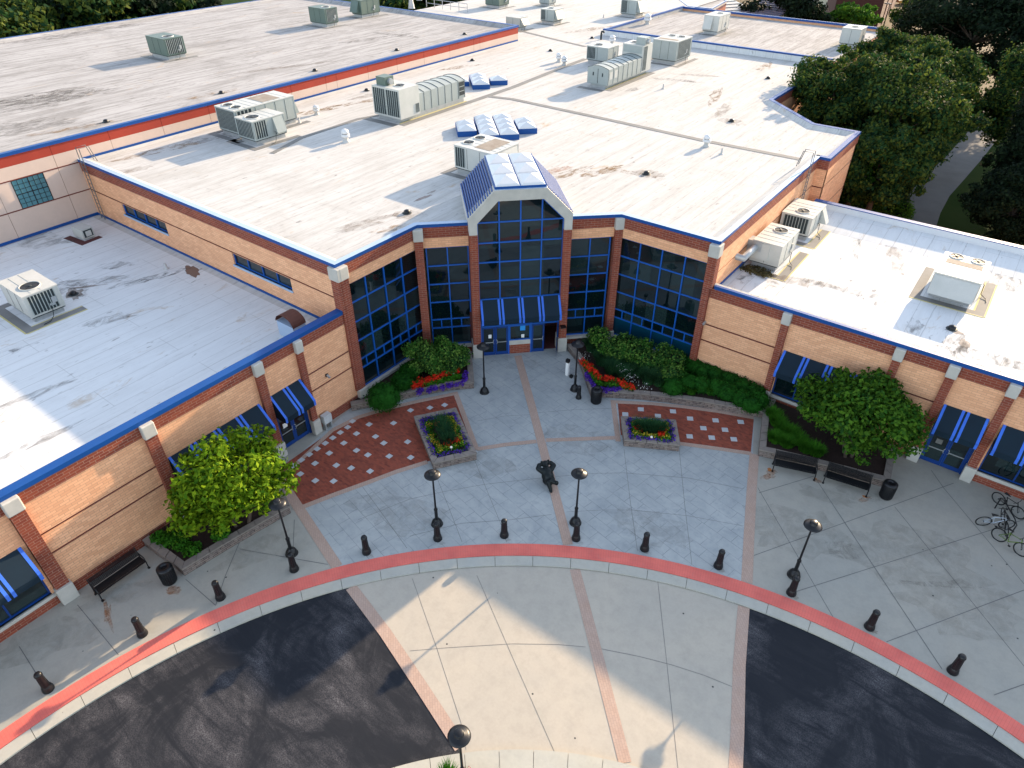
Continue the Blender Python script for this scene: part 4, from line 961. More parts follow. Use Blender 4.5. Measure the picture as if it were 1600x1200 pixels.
# big air handler: tall condenser end with a long panelled casing
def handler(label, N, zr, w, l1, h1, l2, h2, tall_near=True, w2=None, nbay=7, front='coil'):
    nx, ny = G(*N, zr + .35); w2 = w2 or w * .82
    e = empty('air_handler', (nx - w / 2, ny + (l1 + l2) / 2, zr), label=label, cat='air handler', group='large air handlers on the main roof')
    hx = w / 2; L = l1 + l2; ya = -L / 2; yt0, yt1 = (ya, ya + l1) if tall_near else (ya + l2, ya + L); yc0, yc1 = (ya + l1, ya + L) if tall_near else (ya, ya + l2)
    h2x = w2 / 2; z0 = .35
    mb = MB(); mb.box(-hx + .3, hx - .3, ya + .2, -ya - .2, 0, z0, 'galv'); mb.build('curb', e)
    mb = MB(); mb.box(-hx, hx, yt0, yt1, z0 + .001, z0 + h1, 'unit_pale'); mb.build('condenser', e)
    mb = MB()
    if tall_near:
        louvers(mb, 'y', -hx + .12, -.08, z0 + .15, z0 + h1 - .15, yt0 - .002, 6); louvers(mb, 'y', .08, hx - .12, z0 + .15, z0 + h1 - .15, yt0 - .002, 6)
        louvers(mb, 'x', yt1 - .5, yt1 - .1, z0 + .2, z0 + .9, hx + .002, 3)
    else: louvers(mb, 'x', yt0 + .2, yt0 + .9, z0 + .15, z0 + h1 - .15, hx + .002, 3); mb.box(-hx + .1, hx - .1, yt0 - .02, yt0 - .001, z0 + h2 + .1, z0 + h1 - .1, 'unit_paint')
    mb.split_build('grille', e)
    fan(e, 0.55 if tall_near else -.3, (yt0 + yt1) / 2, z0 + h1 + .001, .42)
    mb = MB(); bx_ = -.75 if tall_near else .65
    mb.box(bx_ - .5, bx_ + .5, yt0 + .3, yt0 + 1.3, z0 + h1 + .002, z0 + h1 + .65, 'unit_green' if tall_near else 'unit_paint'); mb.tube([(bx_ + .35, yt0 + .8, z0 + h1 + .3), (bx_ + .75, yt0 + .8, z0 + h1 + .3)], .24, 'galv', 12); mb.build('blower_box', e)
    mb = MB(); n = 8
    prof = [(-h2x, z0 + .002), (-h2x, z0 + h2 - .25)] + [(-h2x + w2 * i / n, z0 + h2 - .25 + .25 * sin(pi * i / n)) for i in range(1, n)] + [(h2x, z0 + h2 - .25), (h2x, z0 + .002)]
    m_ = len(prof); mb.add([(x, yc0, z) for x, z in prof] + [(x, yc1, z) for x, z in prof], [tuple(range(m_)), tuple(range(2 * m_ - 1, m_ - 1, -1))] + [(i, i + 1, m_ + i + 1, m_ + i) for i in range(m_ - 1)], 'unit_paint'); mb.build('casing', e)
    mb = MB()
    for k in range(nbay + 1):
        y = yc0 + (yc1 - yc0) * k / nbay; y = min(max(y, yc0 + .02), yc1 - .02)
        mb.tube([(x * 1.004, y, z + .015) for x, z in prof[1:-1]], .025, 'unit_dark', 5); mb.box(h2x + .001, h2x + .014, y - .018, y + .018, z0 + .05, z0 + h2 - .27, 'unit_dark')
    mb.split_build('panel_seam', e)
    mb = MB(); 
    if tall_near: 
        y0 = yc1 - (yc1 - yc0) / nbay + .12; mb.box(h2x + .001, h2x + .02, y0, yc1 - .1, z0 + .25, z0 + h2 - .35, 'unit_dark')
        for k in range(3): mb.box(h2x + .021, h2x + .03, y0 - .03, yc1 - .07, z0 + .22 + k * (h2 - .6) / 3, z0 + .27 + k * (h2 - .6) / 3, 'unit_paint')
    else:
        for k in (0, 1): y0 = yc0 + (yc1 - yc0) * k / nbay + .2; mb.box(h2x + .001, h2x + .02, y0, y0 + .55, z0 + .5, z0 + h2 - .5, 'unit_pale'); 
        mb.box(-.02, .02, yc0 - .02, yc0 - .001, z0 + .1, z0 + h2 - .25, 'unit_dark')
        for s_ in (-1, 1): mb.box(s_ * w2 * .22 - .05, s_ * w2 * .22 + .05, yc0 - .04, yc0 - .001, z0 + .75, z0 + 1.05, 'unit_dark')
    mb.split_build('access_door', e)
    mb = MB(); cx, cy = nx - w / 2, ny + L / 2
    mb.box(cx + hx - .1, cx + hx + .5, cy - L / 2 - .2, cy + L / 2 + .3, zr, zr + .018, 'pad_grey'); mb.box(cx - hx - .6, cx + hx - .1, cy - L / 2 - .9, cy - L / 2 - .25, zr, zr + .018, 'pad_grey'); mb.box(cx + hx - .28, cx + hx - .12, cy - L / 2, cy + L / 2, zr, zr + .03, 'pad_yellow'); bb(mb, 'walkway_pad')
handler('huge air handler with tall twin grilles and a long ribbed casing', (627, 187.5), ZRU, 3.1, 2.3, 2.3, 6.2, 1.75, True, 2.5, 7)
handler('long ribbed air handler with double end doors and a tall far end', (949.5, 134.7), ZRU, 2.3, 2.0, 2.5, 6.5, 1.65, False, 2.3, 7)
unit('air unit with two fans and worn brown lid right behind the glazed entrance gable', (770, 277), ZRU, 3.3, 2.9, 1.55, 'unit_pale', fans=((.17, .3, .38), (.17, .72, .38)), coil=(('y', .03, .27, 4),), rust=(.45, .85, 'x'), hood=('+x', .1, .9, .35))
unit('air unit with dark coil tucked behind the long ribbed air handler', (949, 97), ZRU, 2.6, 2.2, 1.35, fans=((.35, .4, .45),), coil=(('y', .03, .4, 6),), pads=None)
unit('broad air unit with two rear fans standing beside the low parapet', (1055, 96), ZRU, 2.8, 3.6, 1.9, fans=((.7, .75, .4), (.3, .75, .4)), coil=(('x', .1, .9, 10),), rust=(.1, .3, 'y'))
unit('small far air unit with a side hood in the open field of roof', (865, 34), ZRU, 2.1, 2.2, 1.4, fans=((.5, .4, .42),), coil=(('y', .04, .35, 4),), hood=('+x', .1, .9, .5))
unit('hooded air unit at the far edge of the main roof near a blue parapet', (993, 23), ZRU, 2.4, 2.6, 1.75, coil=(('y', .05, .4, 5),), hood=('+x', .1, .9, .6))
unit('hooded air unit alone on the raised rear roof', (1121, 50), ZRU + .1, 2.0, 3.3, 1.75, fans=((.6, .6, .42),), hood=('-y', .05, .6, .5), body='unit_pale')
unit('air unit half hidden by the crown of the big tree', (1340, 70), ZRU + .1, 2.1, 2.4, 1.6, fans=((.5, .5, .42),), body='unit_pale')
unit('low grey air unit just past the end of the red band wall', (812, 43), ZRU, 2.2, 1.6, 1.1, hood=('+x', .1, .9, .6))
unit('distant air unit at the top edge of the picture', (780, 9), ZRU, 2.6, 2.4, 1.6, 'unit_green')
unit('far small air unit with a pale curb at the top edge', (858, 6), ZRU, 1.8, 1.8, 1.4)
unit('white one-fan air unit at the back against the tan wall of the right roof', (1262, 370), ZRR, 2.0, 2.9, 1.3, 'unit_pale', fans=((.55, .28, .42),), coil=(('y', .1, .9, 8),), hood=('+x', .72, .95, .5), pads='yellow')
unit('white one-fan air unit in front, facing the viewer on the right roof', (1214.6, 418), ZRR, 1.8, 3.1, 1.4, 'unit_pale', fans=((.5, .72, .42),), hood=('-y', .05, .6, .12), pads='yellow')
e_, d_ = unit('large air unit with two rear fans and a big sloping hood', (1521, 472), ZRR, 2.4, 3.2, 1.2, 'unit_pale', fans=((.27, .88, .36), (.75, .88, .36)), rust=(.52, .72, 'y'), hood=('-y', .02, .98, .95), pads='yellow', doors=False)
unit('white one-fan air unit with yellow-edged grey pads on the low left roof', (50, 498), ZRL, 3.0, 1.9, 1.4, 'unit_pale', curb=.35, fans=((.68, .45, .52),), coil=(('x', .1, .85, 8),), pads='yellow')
# small split condenser
x, y = G(131, 374, ZRL + .1)
e = empty('condenser', (x, y, ZRL), .1, label='small white condenser lying on a dark mat near the high wall', cat='condenser')
mb = MB(); mb.box(-1.1, .1, 0, .8, .08, .8, 'unit_pale'); mb.build('cabinet', e); mb = MB(); mb.box(.101, .13, .08, .7, .2, .7, 'unit_dark'); mb.box(.131, .15, .2, .6, .25, .62, 'unit_pale'); mb.build('grille', e)
mb = MB(); mb.box(-1.6, .6, -.55, -.05, .0, .02, 'gap_dark'); mb.box(.15, .6, -.05, 1.0, 0, .02, 'gap_dark'); mb.build('mat', e)
# roof ventilators, drains, flues
def vent(label, P, zr, s=1.0, cat='roof vent'):
    x, y = G(*P, zr); e = empty('roof_vent', (x, y, zr), label=label, cat=cat, group='white roof ventilators')
    mb = MB(); mb.lathe([(.30 * s, 0), (.28 * s, .12 * s), (.2 * s, .16 * s), (.2 * s, .38 * s)], 'roof_white', n=16); mb.build('stem', e)
    mb = MB(); mb.lathe([(.22 * s, .38 * s), (.36 * s, .42 * s), (.36 * s, .62 * s), (.30 * s, .66 * s)], 'dome_white', n=16); mb.lathe([(.3 * s, .70 * s), (.33 * s, .74 * s), (.28 * s, .95 * s), (.12 * s, 1.04 * s), (.01, 1.06 * s)], 'dome_white', n=16); mb.build('cap', e)
    mb = MB(); mb.lathe([(.26 * s, .655 * s), (.26 * s, .71 * s)], 'unit_dark', n=16); mb.build('louvre', e)
for lb, P, s in (('white roof vent left of the large air handler, by the wall', (495, 179), .75), ('white roof vent alone on open roof below the air handler', (541, 222), .95), ('left one of two white vents side by side', (873, 97), .9), ('right one of two white vents side by side', (881.5, 102), .9), ('white vent standing on the grey joint strip', (1103, 229), .85),
                 ('small far vent on the raised rear roof', (1011, 39), 1.3), ('vent right behind the one-fan air unit and its black gooseneck', (956, 70), 1.0)): vent(lb, P, ZRU, s)
for lb, P in (('short white pipe vent near the small vent by the wall', (468, 192)), ('short white pipe beside the vent on the joint strip', (1127, 241)), ('short pipe sticking up in the open right part of the roof', (1036, 139)), ('short white pipe at the far field of roof', (943, 28))):
    x, y = G(*P, ZRU); mb = MB(place((x, y, ZRU))); mb.lathe([(.22, 0), (.08, .06), (.07, .45)], 'roof_white', n=10); mb.build('vent_pipe', label=lb, cat='pipe', group='short pipe vents')
x, y = G(260 + 0, 420, ZRL); mb = MB(place((x, y, ZRL))); mb.lathe([(.2, 0), (.1, .08), (.07, .4)], 'roof_white', n=10); mb.build('vent_pipe', label='short white pipe vent on the low left roof', cat='pipe', group='short pipe vents')
x, y = G(939, 62, ZRU); mb = MB(place((x, y, ZRU))); mb.tube([(0, 0, 0), (0, 0, .7), (.05, 0, .9), (.25, 0, .95), (.38, 0, .8)], .12, 'unit_dark', 10); mb.build('gooseneck_vent', label='black gooseneck pipe beside a white vent', cat='pipe')
for i, (P, s) in enumerate((((643, 13), 1.), ((655, 0), 1.), ((647 + 8, 10), 0))):
    if s:
        x, y = G(*P, ZRU); mb = MB(place((x, y, ZRU))); mb.lathe([(.5, 0), (.28, 1.2), (.28, 2.2), (.42, 2.25), (.3, 2.7), (.01, 2.8)], 'galv', n=14); mb.build('flue', label=('left tall metal flue behind the far roof edge', 'right tall metal flue behind the far roof edge')[i], cat='flue', group='tall flues at the far roof edge')
def drain(lb, P, zr, mat_='roof_white'):
    x, y = G(*P, zr); e = empty('roof_drain', (x, y, zr), label=lb, cat='roof drain', group='roof drains')
    mb = MB(); mb.lathe([(.30, .005), (.27, .04), (.20, .04)], 'unit_dark', n=14); mb.build('flange', e)
    mb = MB(); mb.lathe([(.20, .03), (.19, .16), (.10, .22), (.01, .23)], 'black_metal', n=12); mb.build('strainer', e)
for lb, P, zr in (('black roof drain in the open middle left of the glazed entrance gable', (636, 333), ZRU), ('black roof drain right of the glazed entrance gable', (1010, 272), ZRU), ('black drain far right on the open white roof', (1143, 190), ZRU), ('drain near the tree at the right roof end', (1200, 123), ZRU),
                  ('drain left of the two side by side vents', (860, 80), ZRU), ('drain between wall and small skylights', (738, 95), ZRU), ('drain left of the huge air handler', (573, 142), ZRU), ('drain left of the black gooseneck pipe', (925, 60), ZRU),
                  ('drain on the high roof above the pair of air units', (346, 146), ZRH), ('drain near the lower left edge of the high roof', (166, 191), ZRH), ('drain on high roof above the short red wall panel', (492, 111), ZRH), ('drain on high roof above the huge air handler', (620, 79), ZRH), ('drain at the far corner of the high roof', (726, 54), ZRH),
                  ('drain in a dirty patch on the low left roof', (115, 460), ZRL), ('black drain ring on the right wing roof near its front edge', (1487, 514), ZRR)): drain(lb, P, zr)
# worn patches and stains lying on the membranes (own outline, thin)
def blob(P, zr, rx, ry, ang, m, z=.008, seed=0):
    r_ = random.Random(seed); x, y = G(*P, zr); n = 22; pts = []
    for k in range(n):
        a = 2 * pi * k / n; q = 1 + r_.uniform(-.28, .28); u, v = rx * q * cos(a), ry * q * sin(a)
        pts.append((x + u * cos(ang) - v * sin(ang), y + u * sin(ang) + v * cos(ang)))
    return pts, zr + z, m
mb = MB(); flat('stain_tan', (.52, .38, .26), (.70, .62, .52), 2.5); flat('stain_dark', (.22, .19, .17), (.40, .38, .36), 3); flat('puddle', (.14, .09, .075), (.17, .12, .10), 1.5, .35)
for i, a in enumerate(((( 300, 424), ZRL, .9, .35, 2.9, 'puddle'), ((116, 459), ZRL, .8, .45, 2.8, 'stain_dark'), ((135, 448), ZRL, 1.0, .12, .9, 'stain_dark'), ((662, 309), ZRU, .16, .75, -.1, 'puddle'), ((675, 300), ZRU, .12, .35, -.1, 'stain_dark'),
    ((1320, 334), ZRR, .55, .2, .0, 'gap_dark'), ((1507, 537), ZRR, .25, .5, .2, 'stain_dark'), ((1492, 518), ZRR, .5, .18, 0, 'stain_dark'))):
    mb.sheet(*blob(*a, seed=i))
bb(mb, 'roof_stain')
for i, a in enumerate((((500, 172), ZRU, 3.2, .5, 1.35, 'soak_tan'), ((545, 163), ZRU, 4.0, .5, 1.3, 'soak_tan'), ((575, 150), ZRU, 1.8, .6, 1.4, 'soak_ring'), ((720, 105), ZRU, 2.2, .5, 1.2, 'soak_tan'), ((865, 268), ZRU, 1.5, .4, 1.3, 'soak_rust'), ((895, 270), ZRU, 2.0, .45, 1.3, 'soak_tan'), ((940, 268), ZRU, 1.8, .5, 1.2, 'soak_tan'), ((985, 270), ZRU, 2.2, .3, .1, 'soak_tan'),
    ((1013, 272), ZRU, 1.1, .8, .2, 'soak_ring'), ((1118, 150), ZRU, .5, 3.2, .25, 'soak_tan'), ((1130, 172), ZRU, .5, 2.4, .2, 'soak_ring'), ((1145, 191), ZRU, 1.2, .8, 0, 'soak_ring'), ((1195, 104), ZRU, .6, 2.2, .1, 'soak_tan'), ((930, 45), ZRU, .7, 4.5, -.3, 'soak_tan'), ((1010, 20), ZRU, 2.5, 1.2, .2, 'soak_ring'), ((560, 355), ZRU, 1.5, .4, 1.2, 'soak_ring'), ((610, 357), ZRU, 1.2, .35, 1.1, 'soak_tan'), ((575, 345), ZRU, 2.2, .3, 1.2, 'soak_ring'),
    ((200, 268), ZRU, 1.8, .5, 1.3, 'soak_ring'), ((250, 235), ZRU, 3.5, .7, 1.35, 'soak_tan'), ((330, 215), ZRU, 2.2, .9, 1.3, 'soak_grey'), ((640, 335), ZRU, 1.0, .6, .8, 'soak_ring'), ((1050, 125), ZRU, 2.6, .5, .3, 'soak_grey'), ((1090, 118), ZRU, 2.2, .4, .4, 'soak_ring'), ((990, 140), ZRU, 1.2, .5, 1.0, 'soak_grey'),
    ((40, 160), ZRH, 5.0, 2.6, 1.2, 'soak_grey'), ((90, 150), ZRH, 4.0, 2.2, 1.2, 'soak_grey'), ((30, 200), ZRH, 4.0, 1.6, 1.3, 'soak_grey'), ((120, 200), ZRH, 3.0, .5, 1.3, 'soak_tan'), ((60, 60), ZRH, 6.0, 1.5, 1.3, 'soak_grey'), ((150, 45), ZRH, 6.0, 1.5, 1.3, 'soak_grey'), ((330, 148), ZRH, 2.5, .5, 1.4, 'soak_tan'), ((590, 60), ZRH, 5, .7, 1.3, 'soak_grey'), ((620, 55), ZRH, 3, .6, .2, 'soak_grey'), ((450, 105), ZRH, 5, .4, 1.2, 'soak_ring'),
    ((140, 440), ZRL, 2.6, .5, .9, 'soak_grey'), ((180, 415), ZRL, 1.2, .5, .9, 'soak_grey'), ((215, 440), ZRL, 2.2, .35, 1.2, 'soak_grey'), ((255, 430), ZRL, 1.5, .4, 1.2, 'soak_grey'), ((112, 455), ZRL, 1.2, .9, .3, 'soak_dark'), ((170, 500), ZRL, 1.5, .5, 1.2, 'soak_grey'), ((20, 550), ZRL, 1.6, .3, 1.2, 'soak_dark'), ((60, 375), ZRL, 2.5, 1.2, .3, 'soak_grey'), ((45, 620), ZRL, 2.0, .3, 1.4, 'soak_grey'), ((60, 690), ZRL, 1.8, .25, 1.5, 'soak_grey'),
    ((1495, 540), ZRR, .6, 1.5, .2, 'soak_grey'), ((1430, 510), ZRR, .4, .9, .2, 'soak_grey'), ((1250, 440), ZRR, 2.2, .5, .3, 'soak_ring'), ((1310, 450), ZRR, 2.4, .4, .1, 'soak_grey'), ((1190, 440), ZRR, 1.5, .9, .2, 'soak_dark'), ((1400, 400), ZRR, .5, 2.5, .3, 'soak_ring'), ((1340, 370), ZRR, .3, 3.5, .2, 'soak_grey'), ((1560, 440), ZRR, 1.5, 1.2, .2, 'soak_grey'), ((1550, 560), ZRR, 2.5, .6, .1, 'soak_grey'))):
    mb = MB(); mb.sheet(*blob(*a, z=.010 + .0012 * i % .02, seed=30 + i)); bb(mb, 'roof_stain')
# leaf litter by the right wall
x, y = G(1183, 424, ZRR)
def leaves(name, parent, centers, n, size, m, squash=1., shell=.75, up=.25, seed=1, **kw):
    """n small leaf quads spread through ellipsoid clumps given as (x, y, z, rx, ry, rz)"""
    rng = np.random.default_rng(seed); C = np.array(centers, float); vol = (C[:, 3] * C[:, 4] * C[:, 5]) ** .72; p = vol / vol.sum()
    idx = rng.choice(len(C), n, p=p); d = rng.normal(size=(n, 3)); d /= np.linalg.norm(d, axis=1)[:, None]
    r = shell + (1 - shell) * rng.random(n) ** .5; r *= 1 + .16 * rng.normal(size=n); r = np.where(rng.random(n) < .25, r * rng.random(n) ** .4, r)
    c = C[idx, :3] + d * C[idx, 3:6] * r[:, None]
    nr = d * .8 + rng.normal(size=(n, 3)) * .65 + np.array([0, 0, up]); nr /= np.linalg.norm(nr, axis=1)[:, None]
    t1 = np.cross(nr, rng.normal(size=(n, 3))); t1 /= np.linalg.norm(t1, axis=1)[:, None]; t2 = np.cross(nr, t1)
    s = (size * (.6 + .8 * rng.random(n)))[:, None]; t1 *= s; t2 *= s * .62
    V = np.stack([c - t1, c + t2 * .9 - t1 * .1 + nr * s * .18, c + t1, c - t2 * .9 - t1 * .1 + nr * s * .18], 1).reshape(-1, 3)
    me = bpy.data.meshes.new(name); me.vertices.add(4 * n); me.vertices.foreach_set('co', V.ravel().astype(np.float32))
    me.loops.add(4 * n); me.loops.foreach_set('vertex_index', np.arange(4 * n, dtype=np.int32)); me.polygons.add(n); me.polygons.foreach_set('loop_start', np.arange(0, 4 * n, 4, dtype=np.int32))
    me.update(calc_edges=True); me.materials.append(MATS[m]); o = bpy.data.objects.new(name, me); col.objects.link(o); o.parent = parent
    return tag(o, **kw)
leaves('leaf_litter', None, [(x, y, ZRR + .05, 1.0, .6, .08)], 900, .07, 'dead_twigs', seed=4, label='pile of dead leaves and twigs under the front air unit', cat='leaf litter', kind='stuff')

# ---------------------------------------------------------------- street furniture
def street_lamp(x, y, label):
    e = empty('street_lamp', (x, y, 0), label=label, cat='street lamp', group='black street lamps around the plaza')
    mb = MB(); mb.lathe([(.30, 0), (.30, .03), (.27, .05), (.27, .10), (.25, .20), (.18, .32), (.11, .38), (.10, .42)], 'black_metal', n=20); mb.build('base', e)
    mb = MB(); mb.lathe([(.085, .42), (.08, 1.0), (.095, 1.02), (.095, 1.08), (.06, 1.14), (.05, 1.2), (.042, 3.1), (.06, 3.12), (.06, 3.16)], 'black_metal', n=14); mb.build('pole', e)
    mb = MB(); mb.lathe([(.06, 3.16), (.14, 3.2), (.17, 3.26), (.17, 3.36), (.15, 3.40)], 'lamp_glass', n=18); mb.build('lamp_glass', e)
    mb = MB(); mb.lathe([(.18, 3.39), (.37, 3.355), (.39, 3.37), (.385, 3.39), (.29, 3.445), (.18, 3.48), (.165, 3.49), (.165, 3.60), (.14, 3.625), (.01, 3.63)], 'black_metal', n=28); mb.build('lamp_shade', e)
    return e
Lp = street_lamp(*G(456, 865), 'street lamp leaning into view beside the left leafy tree bed')
street_lamp(*G(683, 819), 'street lamp left of the bear, behind the bollard with the left flower planter beyond')
street_lamp(*G(899, 817), 'street lamp right of the bear statue')
street_lamp(*G(1240, 899), 'rightmost street lamp, on the plain paving in front of the two benches')
street_lamp(*G(757, 613), 'street lamp left of the entrance doors by the red flowers')
street_lamp(*G(898, 609), 'street lamp right of the entrance doors beside the small black bollard')
street_lamp(*G(717, 1145, 3.6), 'street lamp at the bottom of the picture on the round island')
def bollard(x, y, label, s=1.):
    e = empty('bollard', (x, y, 0), label=label, cat='bollard', group='black bollards along the red band'); e.scale = (s, s, s)
    mb = MB(); mb.lathe([(.22, 0), (.22, .10), (.20, .16), (.19, .24), (.165, .28), (.155, .30), (.125, .96)], 'black_metal', n=18)
    for k in range(10):
        a = 2 * pi * k / 10; mb.tube([(.152 * cos(a), .152 * sin(a), .32), (.124 * cos(a), .124 * sin(a), .94)], .014, 'black_metal', 4)
    mb.build('post', e)
    mb = MB(); mb.lathe([(.125, .96), (.15, .98), (.15, 1.04), (.13, 1.07), (.12, 1.11), (.08, 1.13), (.01, 1.135)], 'black_metal', n=18); mb.build('cap', e)
ords = ['first from the left end', 'second from the left end', 'third from the left end', 'in front of the leftmost street lamp', 'fifth from the left, alone on the stamped paving', 'in front of the street lamp left of the bear', 'seventh, between the two middle street lamps', 'in front of the street lamp right of the bear',
        'ninth, right of the middle strip', 'tenth, just left of the right paver strip', 'in front of the rightmost street lamp', 'second from the right end', 'last at the right end']
BO = [(76, 1080), (223, 994), (345, 937), (460, 893), (573, 866), (684, 845), (788, 840), (900, 845), (1007, 861), (1122, 888), (1236, 930), (1358, 983), (1488, 1052)]
for P, o_ in zip(BO, ords): bollard(*G(P[0], P[1] - 3), 'black bollard ' + o_ + ' of the curved row')
bollard(*G(904, 622), 'short black bollard between lamp and litter bin right of the entrance', .82)
def bin_(x, y, label, rz=0.):
    e = empty('litter_bin', (x, y, 0), rz, label=label, cat='litter bin', group='round black litter bins')
    mb = MB(); mb.lathe([(.28, .0), (.31, .05), (.33, .85), (.31, .88)], 'black_metal', n=24)
    for k in range(24):
        a = 2 * pi * k / 24; mb.box(.0, .0, 0, 0, 0, 0, 'black_metal') if False else mb.tube([(.315 * cos(a), .315 * sin(a), .06), (.34 * cos(a), .34 * sin(a), .84)], .010, 'black_metal', 4)
    mb.build('body', e)
    mb = MB(); mb.lathe([(.34, .86), (.35, .90), (.34, .95), (.26, 1.02), (.15, 1.0), (.13, .9)], 'black_metal', n=24); mb.build('lid', e)
bin_(*G(931, 628), 'black litter bin at the corner of the stone bed right of the entrance'); bin_(*G(1383, 776), 'black litter bin at the end of the right bench'); bin_(*G(266, 908), 'black litter bin by the left wall bench')
def bench(x, y, rz, w, label):
    e = empty('bench', (x, y, 0), rz, label=label, cat='bench', group='black metal benches')
    mb = MB(); n = int(w / .055)
    for k in range(9): yy = -.02 + k * .055; mb.box(-w / 2, w / 2, yy, yy + .042, .42 + (.012 if k else .0), .44 + (.012 if k else 0), 'black_metal')
    mb.box(-w / 2, w / 2, -.05, -.02, .39, .45, 'black_metal'); mb.build('seat', e)
    mb = MB()
    for k in range(8): z = .50 + k * .052; o_ = .47 + k * .022; mb.box(-w / 2, w / 2, o_, o_ + .02, z, z + .042, 'black_metal')
    mb.build('backrest', e)
    for s_ in (-1, 1):
        mb = MB(); X = s_ * (w / 2 + .03)
        mb.tube([(X, -.08, .0), (X, -.06, .42), (X, -.02, .62), (X, .12, .67), (X, .45, .66)], .025, 'black_metal', 8); mb.tube([(X, .50, 0), (X, .44, .42), (X, .52, .66), (X, .64, .94)], .025, 'black_metal', 8)
        mb.tube([(X, -.05, .40), (X, .46, .40)], .022, 'black_metal', 8); mb.box(X - .05, X + .05, -.15, -.03, 0, .025, 'black_metal'); mb.box(X - .05, X + .05, .44, .56, 0, .025, 'black_metal'); mb.build('end_frame', e)
bench(-25.75, 5.1, pi / 2 + .02, 2.15, 'black bench against the left brick wall beside the litter bin')
bench(-3.9, 30.2, rad(18), 2.05, 'left one of two black benches in front of the right tree bed')
bench(-1.4, 30.78, rad(9), 2.05, 'right one of two black benches, next to the litter bin')
# rust streaks below feet
mb = MB()
mb.sheet([(p[0], p[1]) for p in g((160, 936), (166, 937), (171, 955), (176, 975), (178, 990), (174, 985), (165, 962))], .0078, 'soak_rust')
mb.sheet(*blob((270, 921), 0, .2, .25, 0, 'soak_rust', .006, 3)); mb.sheet(*blob((1203, 734), 0, .16, .12, 0, 'rust', .006, 4)); mb.sheet(*blob((1274, 748), 0, .08, .06, 0, 'rust', .006, 5)); mb.sheet(*blob((1351, 776), 0, .12, .08, 0, 'rust', .006, 6))
for i, P in enumerate(BO[4:12]): mb.sheet(*blob((P[0] + 5, P[1] + 3), 0,   .2, .1, .3, 'soak_ring', .0075, 10 + i))
for i, a in enumerate((((1206, 738), .35, .18, .9, 'soak_rust'), ((1200, 745), .5, .16, .9, 'soak_rust'), ((1278, 752), .2, .12, .5, 'soak_rust'), ((1350, 780), .4, .15, 1.0, 'soak_rust'), ((168, 960), .5, .14, -.55, 'soak_rust'), ((270, 922), .35, .25, .2, 'soak_rust'), ((1340, 770), 1.2, .5, .3, 'soak_faint'), ((1290, 775), 1.4, .5, .2, 'soak_faint'), ((1420, 700), 1.8, .8, .3, 'soak_faint'), ((1250, 830), 2.6, 1.6, .4, 'soak_faint'), ((1420, 870), 3.0, 2.0, .4, 'soak_faint'), ((1500, 950), 2.5, 1.6, .4, 'soak_faint'),
    ((820, 570), 1.2, .5, .8, 'soak_faint'), ((780, 560), .8, .4, .8, 'soak_faint'), ((740, 720), 2.0, 1.2, .3, 'soak_faint'), ((1010, 820), 2.0, 1.0, .2, 'soak_faint'), ((900, 690), 2.0, 1.2, .3, 'soak_faint'), ((620, 800), 2.4, 1.3, .3, 'soak_faint'), ((180, 930), 1.4, .6, 1.0, 'soak_faint'), ((80, 1000), 2.0, .9, 1.0, 'soak_faint'), ((400, 860), 1.8, .8, 1.2, 'soak_faint'))):
    mb.sheet(*blob(a[0], 0, *a[1:], z=.0065 + .0003 * (i % 5), seed=90 + i))
mb.build('pavement_stain', kind='structure')
# small post near entrance, utility cabinet
x, y = G(886, 586); e = empty('sign_post', (x, y, 0), label='short white post with a black box on top beside the entrance walk', cat='post')
mb = MB(); mb.box(-.09, .09, -.09, .09, 0, 1.0, 'sign_white'); mb.build('post', e, .01); mb = MB(); mb.box(-.11, .11, -.1, .1, 1.0, 1.22, 'black_metal'); mb.build('push_plate', e)
mb = MB(place((x + .35, y - .05, 0))); mb.box(-.1, .1, -.1, .1, 0, .18, 'black_metal'); mb.lathe([(.06, .18), (.09, .2), (.01, .26)], 'black_metal', n=8); mb.build('ground_light', label='tiny black ground light beside the white post', cat='ground light')
x, y = G(506, 664); e = empty('utility_cabinet', (-26.75, y, 0), label='small pale utility box on two legs against the left brick wall', cat='utility box')
mb = MB(); mb.box(-.15, .2, -.27, .27, .45, 1.0, 'tile_pale'); mb.build('box', e, .02); mb = MB(); mb.box(-.1, .15, -.24, -.16, 0, .45, 'galv'); mb.box(-.1, .15, .16, .24, 0, .45, 'galv'); mb.build('leg', e)
mb = MB(); mb.tube([(-.1, 0, 0), (-.1, 0, .45)], .04, 'unit_dark', 8); mb.build('conduit', e)

